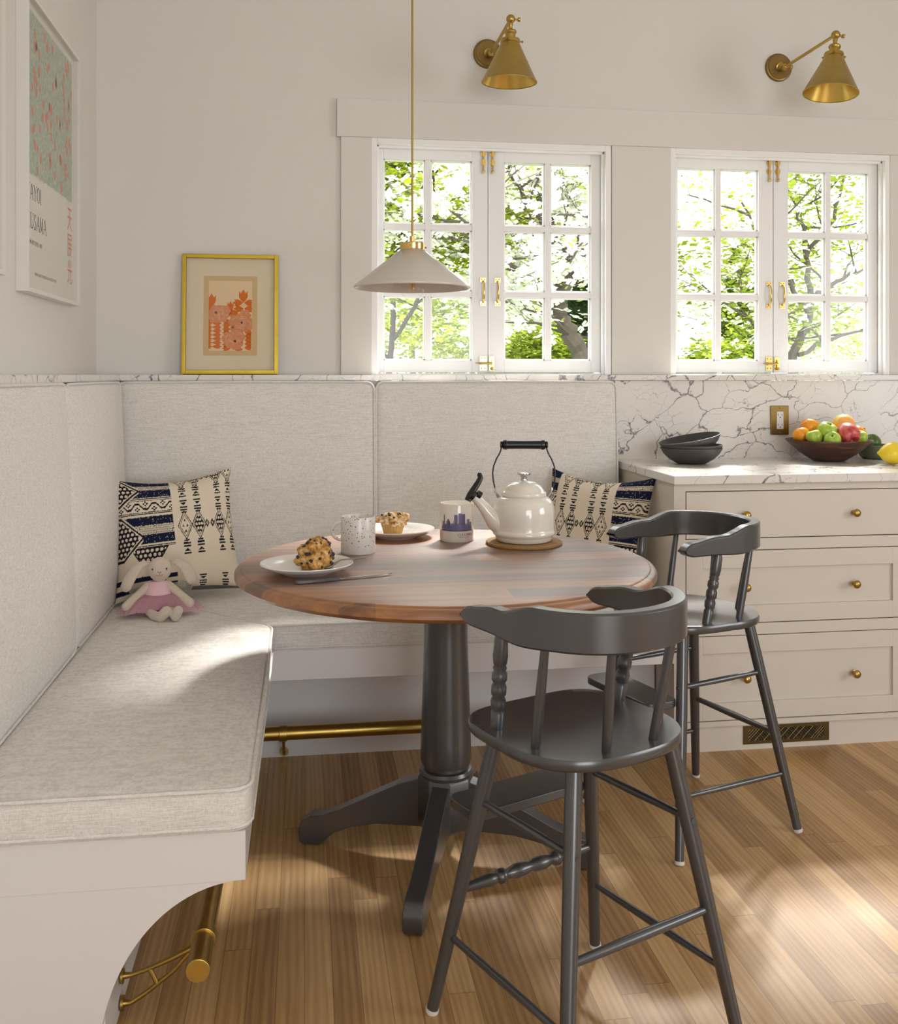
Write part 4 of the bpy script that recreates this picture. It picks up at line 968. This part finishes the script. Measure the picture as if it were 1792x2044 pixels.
b = MB(); b.tube([KC+sd*.07+Z*.052, KC+sd*.09+Z*.064, KC+sd*.106+Z*.082, KC+sd*.122+Z*.103, KC+sd*.14+Z*.122, KC+sd*.150+Z*.132], [.034, .027, .0195, .0155, .013, .0125], 24); b.build('spout', M['enamel'], r, ang=80)
b = MB(); e = KC+sd*.152+Z*.134; ax = (sd*.75+Z*.62).normalized(); b.tube([e-ax*.006, e+ax*.004], .0155, 20)
b.tube([e+sd*.014-Z*.016, e+sd*.006, e-sd*.006+Z*.018, e-sd*.018+Z*.036, e-sd*.024+Z*.048, e-sd*.020+Z*.058, e-sd*.016+Z*.060], [.006, .0065, .006, .0055, .005, .0045, .002], 12, flat=1.8)
b.tube([e-sd*.014+Z*.004+cf*.006, e-sd*.024-Z*.002+cf*.006], .011, 16); b.build('whistle_cap', M['black'], r, ang=60)
def hk(x, z): return KC+kx*x+Z*z
b = MB(); b.tube([hk(-.082, .133), hk(-.0825, .15), hk(-.087, .17), hk(-.089, .192), hk(-.086, .212), hk(-.078, .232), hk(-.069, .248), hk(-.064, .262), hk(-.064, .272), hk(.064, .272), hk(.064, .262), hk(.069, .248), hk(.078, .232), hk(.086, .212), hk(.089, .192), hk(.087, .17), hk(.0825, .15), hk(.082, .133)], .0022, 8); ho = b.build('handle_bail', M['black'], r, ang=60)
MB().turned(hk(-.068, .272), hk(.068, .272), [(0, .006), (.01, .0105), (.04, .0105), (.05, .009), (.07, .0135), (.13, .0145), (.15, .0125), (.5, .0118), (.85, .0125), (.87, .0145), (.93, .0135), (.95, .009), (.96, .0105), (.99, .0105), (1, .006)], 24).build('grip', M['black'], ho)
for s in (-1, 1):
    b = MB(); b.tube([hk(s*.066, .118), hk(s*.074, .126), hk(s*.080, .138), hk(s*.081, .148), hk(s*.079, .152)], [.005, .0055, .0045, .004, .003], 10, flat=.5); b.ball(hk(s*.0815, .134), .004, 8); b.build('bail_bracket', M['chrome'], r)
# knife and fork
A = Vector((-.022, 2.301, TZ)); B = Vector((.208, 2.371, TZ)); d = (B-A).normalized(); sd2 = Vector((-d.y, d.x, 0))
r = thing('table_knife', 'steel knife with dark patterned handle in front of the scone plate', 'knife', A)
b = MB(); hs = []
for q, w_, h in ((0, .004, .003), (.03, .0075, .0045), (.2, .0078, .0048), (.38, .0068, .0045), (.44, .0055, .0035)): hs.append([A+d*(.24*q)+sd2*(w_*s)+Vector((0, 0, z)) for s, z in ((-1, .001), (1, .001), (1, .001+h*1.3), (.5, .001+h*1.7), (-.5, .001+h*1.7), (-1, .001+h*1.3))])
b.rings(hs); b.build('handle', M['pewter'], r, ang=50)
b = MB(); b.rings([[A+d*(.24*q)+sd2*(y0*1.0)+Vector((0, 0, z)) for y0, z in ((w0, .003), (w1, .003), (w1, .0045), (w0, .0048))] for q, w0, w1 in ((.43, -.004, .004), (.5, -.006, .005), (.56, -.0065, .0055), (.75, -.0065, .0055), (.9, -.005, .0055), (.97, -.0005, .0053), (1, .004, .005))]); b.build('blade', M['chrome'], r)
F0 = P1+Vector((.055, -.002, .013)); F1 = P1+Vector((.131, .004, .0315))
b = MB(); pts = [F0+Vector((-.012, .002, 0)), F0, F0.lerp(F1, .35)+Vector((0, 0, .009)), F0.lerp(F1, .7)+Vector((0, 0, .004)), F1, F1+Vector((.012, .002, -.001))]; b.tube(pts, [.005, .0045, .0022, .0026, .0034, .0028], 10, flat=.6)
for k in (-1.5, -.5, .5, 1.5): b.tube([F0+Vector((-.01, .002+k*.0028, 0)), F0+Vector((-.034, .004+k*.0028, .002))], .0011, 6)
b.build('fork', M['steel'], None, tagargs=dict(label='small steel fork resting on the rim of the scone plate', cat='fork'))
# ------------------------------------------------------------------ on the worktop
CZ = .914
def bowl(label, c, tilt, az, group):
    b = MB(); b.M = Matrix.Translation(c) @ Matrix.Rotation(az, 4, 'Z') @ Matrix.Rotation(tilt, 4, 'Y')
    b.lathe((0, 0, 0), [(0, 0), (.048, 0), (.056, .003), (.082, .018), (.102, .038), (.1125, .056), (.113, .059), (.111, .060), (.1095, .058), (.098, .038), (.078, .02), (.05, .007), (0, .006)], 64)
    return b.build('bowl', M['slate'], None, ang=60, tagargs=dict(label=label, cat='bowl', group=group))
BC = Vector((1.412, 3.50, CZ)); G = 'charcoal bowls stacked on the worktop'
bowl('charcoal stoneware bowl, bottom of the stack of three', BC, 0, 0, G); bowl('charcoal stoneware bowl, middle one of the stack of three', BC+Vector((0, 0, .011)), 0, 0, G)
bowl('charcoal stoneware bowl perched tilted on top of the stack', BC+Vector((.004, 0, .036)), math.radians(-11), 0, G)
FC = Vector((1.972, 3.53, CZ)); b = MB(); b.lathe(FC, [(0, 0), (.052, 0), (.06, .003), (.085, .018), (.12, .044), (.148, .069), (.1585, .079), (.158, .082), (.155, .081), (.142, .072), (.114, .048), (.08, .022), (.05, .01), (0, .009)], 80)
b.build('fruit_bowl', M['bowlw'], None, ang=60, tagargs=dict(label='wide dark walnut bowl heaped with fruit', cat='bowl'))
def fruitmat(name, c1, c2, sc=6, rough=.35, bump=0):
    a = N(name); f = a.noise(a.coord((1, 1, .6)), sc*6, 4, .6); a.set(color=a.ramp(f, [(.4, c1), (.62, c2)]), rough=rough, coat=.15, sss=.05)
    if bump: a.bump(a.noise(a.coord(), 300, 1), bump, .0008)
    return a.m
FM = dict(green=fruitmat('green_apple', srgb(150, 182, 50), srgb(190, 208, 92)), red=fruitmat('red_apple', srgb(176, 58, 66), srgb(214, 104, 96), 9), orange=fruitmat('mandarin', srgb(240, 150, 20), srgb(244, 172, 50), bump=.3), mango=fruitmat('golden_fruit', srgb(240, 198, 66), srgb(242, 176, 110), 1), lemon=fruitmat('lemon', srgb(236, 206, 38), srgb(242, 216, 70), bump=.3), lime=fruitmat('avocado', srgb(58, 84, 22), srgb(96, 124, 40), bump=.5))
stemm = plain('stem', (.06, .05, .02), .8)
def fruit(kind, name, label, c, R_, m, tilt=(0, 0), sq=(1, 1, 1), group='fruit heaped in the walnut bowl'):
    c = Vector(c); r = thing(name, label, 'fruit', c, group)
    b = MB(); b.M = Matrix.Translation(c) @ Matrix.Rotation(tilt[1], 4, 'Z') @ Matrix.Rotation(tilt[0], 4, 'X')
    if kind == 'apple': prof = [(0, -.72), (.18, -.80), (.38, -.86), (.62, -.78), (.84, -.5), (.97, -.1), (1, .2), (.93, .52), (.75, .78), (.5, .9), (.28, .88), (.12, .76), (0, .64)]
    elif kind == 'orange': prof = [(0, -.84), (.3, -.83), (.6, -.72), (.85, -.48), (.98, -.15), (.99, .15), (.88, .48), (.64, .72), (.34, .82), (.14, .83), (0, .78)]
    elif kind == 'lemon': prof = [(0, -1.28), (.1, -1.24), (.2, -1.1), (.45, -.92), (.75, -.62), (.94, -.25), (.98, .05), (.93, .35), (.74, .7), (.45, .95), (.18, 1.12), (.1, 1.2), (0, 1.22)]
    else: prof = [(0, -.98), (.4, -.9), (.75, -.62), (.95, -.2), (.98, .15), (.88, .55), (.6, .88), (.3, 1.05), (0, 1.1)]
    b.lathe((0, 0, 0), [(x*R_, z*R_) for x, z in prof], 32); b.build('flesh' if False else 'skin', m, r, ang=80)
    if kind in ('apple', 'lime', 'orange'):
        s = MB(); s.M = b.M; t = .62 if kind == 'apple' else .8 if kind == 'orange' else 1.06; s.tube([(0, 0, t*R_), (.002, 0, (t+.35 if kind == 'apple' else t+.08)*R_)], .0014 if kind != 'orange' else .003, 6); s.build('stem', stemm, r)
    return r
bz = CZ
fruit('apple', 'apple', 'big red apple facing the viewer in the bowl', FC+Vector((.026, -.088, .108)), .0425, FM['red'], (2.2, .2))
fruit('apple', 'apple', 'topmost green apple in the heap', FC+Vector((-.040, -.058, .115)), .0365, FM['green'], (.5, .4))
fruit('apple', 'apple', 'green apple low at the left of the heap', FC+Vector((-.090, -.060, .093)), .0295, FM['green'], (-.3, 1))
fruit('apple', 'apple', 'green apple with dimple low in front left of the red apple', FC+Vector((-.042, -.103, .085)), .031, FM['green'], (.75, -.6))
fruit('apple', 'apple', 'green apple low to the right of the red apple', FC+Vector((.084, -.07, .09)), .030, FM['green'], (.2, 0))
fruit('orange', 'mandarin', 'mandarin at the left rim of the walnut bowl', FC+Vector((-.110, .0, .099)), .0335, FM['orange'], (-.3, .3))
fruit('orange', 'mandarin', 'mandarin high at the back left of the heap', FC+Vector((-.060, .03, .128)), .036, FM['orange'], (.3, 2))
fruit('orange', 'mandarin', 'mandarin at the right rim of the walnut bowl', FC+Vector((.118, -.01, .104)), .031, FM['orange'], (.8, 1))
fruit('mango', 'peach', 'large golden blushed fruit behind the red apple', FC+Vector((.064, .01, .13)), .044, FM['mango'], (.5, .7))
fruit('mango', 'peach', 'pale yellow fruit glimpsed between green and red apples', FC+Vector((-.004, .02, .112)), .034, FM['mango'], (.2, .3))
fruit('apple', 'apple', 'green apple buried beneath the heap', FC+Vector((.01, .0, .055)), .032, FM['green'])
fruit('lemon', 'lemon', 'large yellow lemon lying on the marble at the right edge', (2.118, 3.345, CZ+.042), .0425, FM['lemon'], (PI/2, 1.25), group=None)
GC = Vector((2.205, 3.60, CZ)); b = MB().lathe(GC, [(0, 0), (.045, 0), (.058, .012), (.068, .034), (.071, .054), (.069, .055), (.066, .052), (.05, .014), (0, .008)], 40); b.build('bowl', plain('sage_glaze', (.16, .19, .13), .35, var=.3, scale=30), None, ang=60, tagargs=dict(label='small sage green bowl behind the lemon', cat='bowl'))
fruit('lime', 'avocado', 'dark green avocado resting in the sage bowl', GC+Vector((-.018, -.012, .062)), .034, FM['lime'], (.9, -1.2), group=None)
# ------------------------------------------------------------------ garden beyond the glass
GZ = -.5
struct(MB().box(-30, 60, 3.96, 70, GZ-.2, GZ), 'ground', plain('lawn', (.12, .2, .04), .95, var=.5, scale=3))
LM = dict(maple=leafmat('maple_leaves', (.10, .17, .006), (.36, .42, .02)), pale=leafmat('pale_leaves', (.12, .17, .02), (.38, .42, .10)), dog=leafmat('dogwood_leaves', (.07, .13, .01), (.30, .36, .04)), ever=leafmat('evergreen_foliage', (.006, .022, .006), (.03, .07, .015), .15), evb=leafmat('bright_evergreen', (.02, .055, .006), (.08, .14, .015), .2), bloom=leafmat('white_blossom', (.72, .72, .68), (.85, .85, .8), .55))
def leaves(b, n, fn, size, seed, droop=.5):
    rnd = random.Random(seed)
    for i in range(n):
        p = fn(rnd)
        if p is None: continue
        a = rnd.uniform(0, 2*PI); t = rnd.uniform(-.5, .5); s = size*rnd.uniform(.6, 1.3)
        d = Vector((math.cos(a), math.sin(a), t-droop*.4)).normalized(); sd = d.cross(Vector((rnd.uniform(-.6, .6), rnd.uniform(-.6, .6), 1))).normalized(); up = sd.cross(d)
        b.v += [p, p+d*s*.5+sd*s*.3+up*s*.06, p+d*s, p+d*s*.5-sd*s*.3+up*s*.06]; k = len(b.v); b.f += [[k-4, k-3, k-2, k-1]]
def grow(b, p, d, L_, r, depth, rnd, tips, bend=.35, up=.1):
    pts = [p]; rs = [r]; q = p.copy(); dd = d.normalized()
    for i in range(4):
        dd = (dd+Vector((rnd.uniform(-1, 1), rnd.uniform(-1, 1), rnd.uniform(-1, 1)+up))*bend*.4).normalized(); q = q+dd*L_/4; pts.append(q.copy()); rs.append(r*(1-.12*(i+1)))
        if depth <= 2: tips.append(q.copy())
    b.tube(pts, rs, 6 if depth < 3 else 9)
    if depth > 0:
        for k in range(3 if depth > 1 else 4):
            base = pts[rnd.choice((2, 3, 4))]; nd = (dd+Vector((rnd.uniform(-1, 1), rnd.uniform(-1, 1), rnd.uniform(-.5, .8)))*.9).normalized()
            grow(b, base, nd, L_*rnd.uniform(.6, .8), rs[-1]*.62, depth-1, rnd, tips, bend, up)
def tree(name, label, x, y, trunk, L_, r, seed, lm, nleaf, size, spread, bloom=0, lean=(0, 0, 1), depth=4, zb=GZ, blsize=.05, group='garden trees beyond the windows'):
    rt_ = thing(name, label, 'tree', (x, y, zb), group); rnd = random.Random(seed); b = MB(); tips = []
    p0 = Vector((x, y, zb)); p1 = p0+Vector(lean)*trunk
    b.tube([p0, p0.lerp(p1, .5)+Vector((.05, 0, 0)), p1], [r*1.25, r*1.1, r], 10)
    for k in range(3): grow(b, p1, Vector((rnd.uniform(-1, 1), rnd.uniform(-1, 1), .9)), L_, r*.7, depth-1, rnd, tips)
    b.build('trunk', M['bark'], rt_)
    f = MB(); leaves(f, nleaf, lambda q: q.choice(tips)+Vector((q.gauss(0, spread), q.gauss(0, spread), q.gauss(0, spread*.55))), size, seed+1); f.build('foliage', lm, rt_, ang=180)
    if bloom:
        f = MB()
        rb = random.Random(seed+5)
        for i in range(bloom):
            c = rb.choice(tips)+Vector((rb.gauss(0, spread), rb.gauss(0, spread), rb.gauss(0, spread*.5)+.03)); tx, ty = rb.uniform(-.5, .5), rb.uniform(-.9, .3)
            for k in range(4):
                a = PI/2*k+rb.uniform(-.2, .2); d = Vector((math.cos(a), math.sin(a), math.cos(a)*tx+math.sin(a)*ty)); s_ = Vector((-math.sin(a), math.cos(a), -math.sin(a)*tx+math.cos(a)*ty))
                n_ = len(f.v); f.v += [c, c+d*blsize*.6+s_*blsize*.4, c+d*blsize, c+d*blsize*.6-s_*blsize*.4]; f.f += [[n_, n_+1, n_+2, n_+3]]
        f.build('blossoms', LM['bloom'], rt_, ang=180)
    return rt_
def conifer(label, x, y, h, rad, seed, lm, n, size=.07):
    rt_ = thing('evergreen_tree', label, 'tree', (x, y, GZ), 'evergreens beyond the windows')
    MB().tube([(x, y, GZ), (x, y, GZ+h*.95)], [.09, .02], 8).build('trunk', M['bark'], rt_)
    f = MB()
    def fn(q):
        v = q.random()**.8; a = q.uniform(0, 2*PI); rr = rad*(1-v)**.75*(1+.12*math.sin(5*a+9*v))*q.uniform(.75, 1); return Vector((x+rr*math.cos(a), y+rr*math.sin(a), GZ+.1+v*h))
    leaves(f, n, fn, size, seed, -1.2); f.build('foliage', lm, rt_, ang=180)
def bush(label, x, y, h, rx, seed, lm, n, size=.08, ry=None):
    rt_ = thing('hedge_shrub', label, 'shrub', (x, y, GZ), 'shrubs beyond the windows')
    MB().tube([(x, y, GZ), (x, y, GZ+h*.6)], [.05, .02], 8).build('trunk', M['bark'], rt_)
    f = MB(); ry = ry or rx
    def fn(q):
        d = Vector((q.gauss(0, 1), q.gauss(0, 1), q.gauss(0, 1))).normalized(); k = q.uniform(.72, 1.02)*(1+.18*noise.noise(d*3+Vector((seed, 0, 0))))
        return Vector((x+d.x*rx*k, y+d.y*ry*k, GZ+h*.5+d.z*h*.5*k))
    leaves(f, n, fn, size, seed); f.build('foliage', lm, rt_, ang=180)
def branchy(label, x, y, limbs, seed, lm, nleaf, size, bloom, spread=.2, name='dogwood_tree'):
    """flowering tree with its own traced skeleton: limbs = [(points, r0, r1)]"""
    rt_ = thing(name, label, 'tree', (x, y, GZ), 'garden trees beyond the windows'); rnd = random.Random(seed); b = MB(); tips = []
    for P, r0, r1 in limbs:
        P = [Vector(p) for p in P]; Q = []
        for a, c in zip(P, P[1:]):
            for k in range(4): Q.append(a.lerp(c, k/4)+Vector((rnd.gauss(0, .012), rnd.gauss(0, .02), rnd.gauss(0, .01))))
        Q.append(P[-1]); n = len(Q); b.tube(Q, [r0+(r1-r0)*k/(n-1) for k in range(n)], 9)
        for k in range(3, n, 2):
            if Q[k].z < 1.5 or r0 > .05 and k < n*.6: continue
            d = Vector((rnd.uniform(-1, 1), rnd.uniform(-1, 1), rnd.uniform(-.2, .8))).normalized(); grow(b, Q[k], d, .55, .011, 2, rnd, tips, .5)
    b.build('trunk', M['bark'], rt_)
    f = MB(); leaves(f, nleaf, lambda q: q.choice(tips)+Vector((q.gauss(0, spread), q.gauss(0, spread), q.gauss(0, spread*.5))), size, seed+1); f.build('foliage', lm, rt_, ang=180)
    if not bloom: return
    f = MB(); rb = random.Random(seed+5); bs = .055
    for i in range(bloom):
        c = rb.choice(tips)+Vector((rb.gauss(0, spread*.8), rb.gauss(0, spread*.8), rb.gauss(0, spread*.35)+.03)); tx, ty = rb.uniform(-.5, .5), rb.uniform(-.9, .3)
        for k in range(4):
            a = PI/2*k+rb.uniform(-.2, .2); d = Vector((math.cos(a), math.sin(a), math.cos(a)*tx+math.sin(a)*ty)); s_ = Vector((-math.sin(a), math.cos(a), -math.sin(a)*tx+math.cos(a)*ty))
            n_ = len(f.v); f.v += [c, c+d*bs*.6+s_*bs*.4, c+d*bs, c+d*bs*.6-s_*bs*.4]; f.f += [[n_, n_+1, n_+2, n_+3]]
    f.build('blossoms', LM['bloom'], rt_, ang=180)
branchy('white flowering dogwood with crooked dark trunk in the right panes of the left window', 2.2, 7.5, [
    ([(2.20, 7.5, GZ), (2.18, 7.5, .6), (2.155, 7.5, 1.35), (2.05, 7.5, 1.52), (1.985, 7.5, 1.66), (1.96, 7.5, 1.82)], .085, .055),
    ([(1.96, 7.5, 1.80), (2.03, 7.45, 1.97), (2.09, 7.4, 2.13), (2.21, 7.3, 2.34), (2.3, 7.2, 2.6)], .045, .016), ([(2.05, 7.43, 2.03), (2.02, 7.5, 2.2), (1.93, 7.6, 2.35), (1.85, 7.6, 2.6)], .03, .012),
    ([(1.96, 7.5, 1.80), (1.93, 7.55, 2.0), (1.936, 7.6, 2.2), (1.90, 7.6, 2.4), (1.83, 7.6, 2.62), (1.8, 7.6, 2.95)], .045, .015),
    ([(1.92, 7.6, 2.3), (1.75, 7.5, 2.5), (1.57, 7.4, 2.72), (1.4, 7.3, 2.95)], .022, .01), ([(1.93, 7.5, 1.98), (1.74, 7.4, 1.96), (1.55, 7.3, 2.05), (1.3, 7.2, 2.3), (1.05, 7.1, 2.42)], .024, .009),
    ([(2.155, 7.5, 1.36), (2.27, 7.55, 1.58), (2.42, 7.6, 1.9), (2.5, 7.7, 2.4)], .04, .014)], 21, LM['pale'], 3000, .05, 3000)
branchy('leafy dogwood whose dark limb crosses the right casement of the right window', 3.9, 7.6, [
    ([(3.85, 7.6, GZ), (3.88, 7.6, .7), (3.92, 7.6, 1.27), (3.96, 7.6, 1.44), (4.07, 7.6, 1.68), (4.1, 7.6, 1.9)], .05, .03),
    ([(4.1, 7.6, 1.88), (4.05, 7.6, 2.2), (4.22, 7.5, 2.5), (4.35, 7.5, 2.9)], .026, .01), ([(4.07, 7.6, 1.7), (3.85, 7.5, 2.0), (3.6, 7.4, 2.2), (3.4, 7.4, 2.6)], .024, .009),
    ([(4.1, 7.6, 1.88), (4.35, 7.7, 2.0), (4.7, 7.8, 2.15)], .024, .01), ([(4.05, 7.6, 2.2), (3.95, 7.5, 2.5), (3.8, 7.5, 2.85)], .02, .008), ([(3.92, 7.6, 1.27), (3.7, 7.5, 1.5), (3.4, 7.4, 1.75)], .02, .008), ([(3.95, 7.6, 1.4), (4.3, 7.6, 1.55), (4.6, 7.6, 1.6)], .02, .008)], 33, LM['dog'], 7500, .065, 700, .18)
branchy('bright yellow green maple behind the left panes of the left window', .62, 8.2, [
    ([(.62, 8.2, GZ), (.66, 8.2, .8), (.72, 8.2, 1.7), (.70, 8.2, 2.4), (.76, 8.2, 3.2)], .035, .012), ([(.70, 8.2, 1.5), (.95, 8.1, 1.9), (1.05, 8.1, 2.4), (1.02, 8.0, 3.0)], .02, .008),
    ([(.72, 8.2, 1.9), (.5, 8.1, 2.2), (.45, 8.0, 2.8)], .018, .008), ([(.74, 8.2, 2.6), (1.0, 8.1, 2.8), (1.25, 8.0, 3.1)], .014, .007), ([(.7, 8.2, 1.3), (.5, 8.1, 1.6), (.3, 8.0, 2.0)], .014, .007)], 11, LM['maple'], 15000, .075, 0, .2, name='maple_tree')
tree('ash_tree', 'tall thin stemmed pale tree far behind the middle of the left window', 1.6, 15, 2.2, 2.2, .05, 52, LM['pale'], 7000, .09, .35)
conifer('dark evergreen column behind the right bottom pane of the left window', 3.30, 11.5, 2.85, .85, 61, LM['ever'], 16000, .07)
conifer('bright green cone shaped evergreen in the middle of the right window', 4.66, 10.2, 3.15, .5, 62, LM['evb'], 14000, .06)
conifer('dark evergreen deep behind the left pane of the right window', 4.95, 14.5, 2.6, .6, 63, LM['ever'], 9000, .08)
for i, (x, y, h, rx, m_, lb) in enumerate(((1.1, 11.0, 2.75, 1.0, 'pale', 'sunlit loose shrub low behind the left casement'), (2.35, 12.5, 2.6, 1.0, 'dog', 'mid green shrub low behind the middle of the left window'), (2.25, 9.4, 2.35, .62, 'dog', 'leafy green shrub beneath the white dogwood blossoms'), (3.95, 9.2, 2.1, .6, 'dog', 'dense shrub filling the lowest panes of the right window'), (7.3, 14, 2.9, 1.5, 'pale', 'pale shrub far off at the right window edge'))):
    bush(lb, x, y, h, rx, 70+i, LM[m_], 15000, .07)
# neighbouring house
r = thing('neighbour_house', 'pale neighbouring house with low gable roof behind the garden trees', 'house', (7.0, 22, GZ))
MB().box(4.4, 12.5, 19, 25, GZ, 2.9).build('wall', plain('house_siding', (.75, .73, .70), .8), r)
b = MB(); b.rings([[(x, 18.4, 2.85), (x, 22, 4.3), (x, 25.6, 2.85)] for x in (4.0, 13)]); b.build('roof', plain('roof_shingle', (.45, .40, .38), .9, var=.3), r)
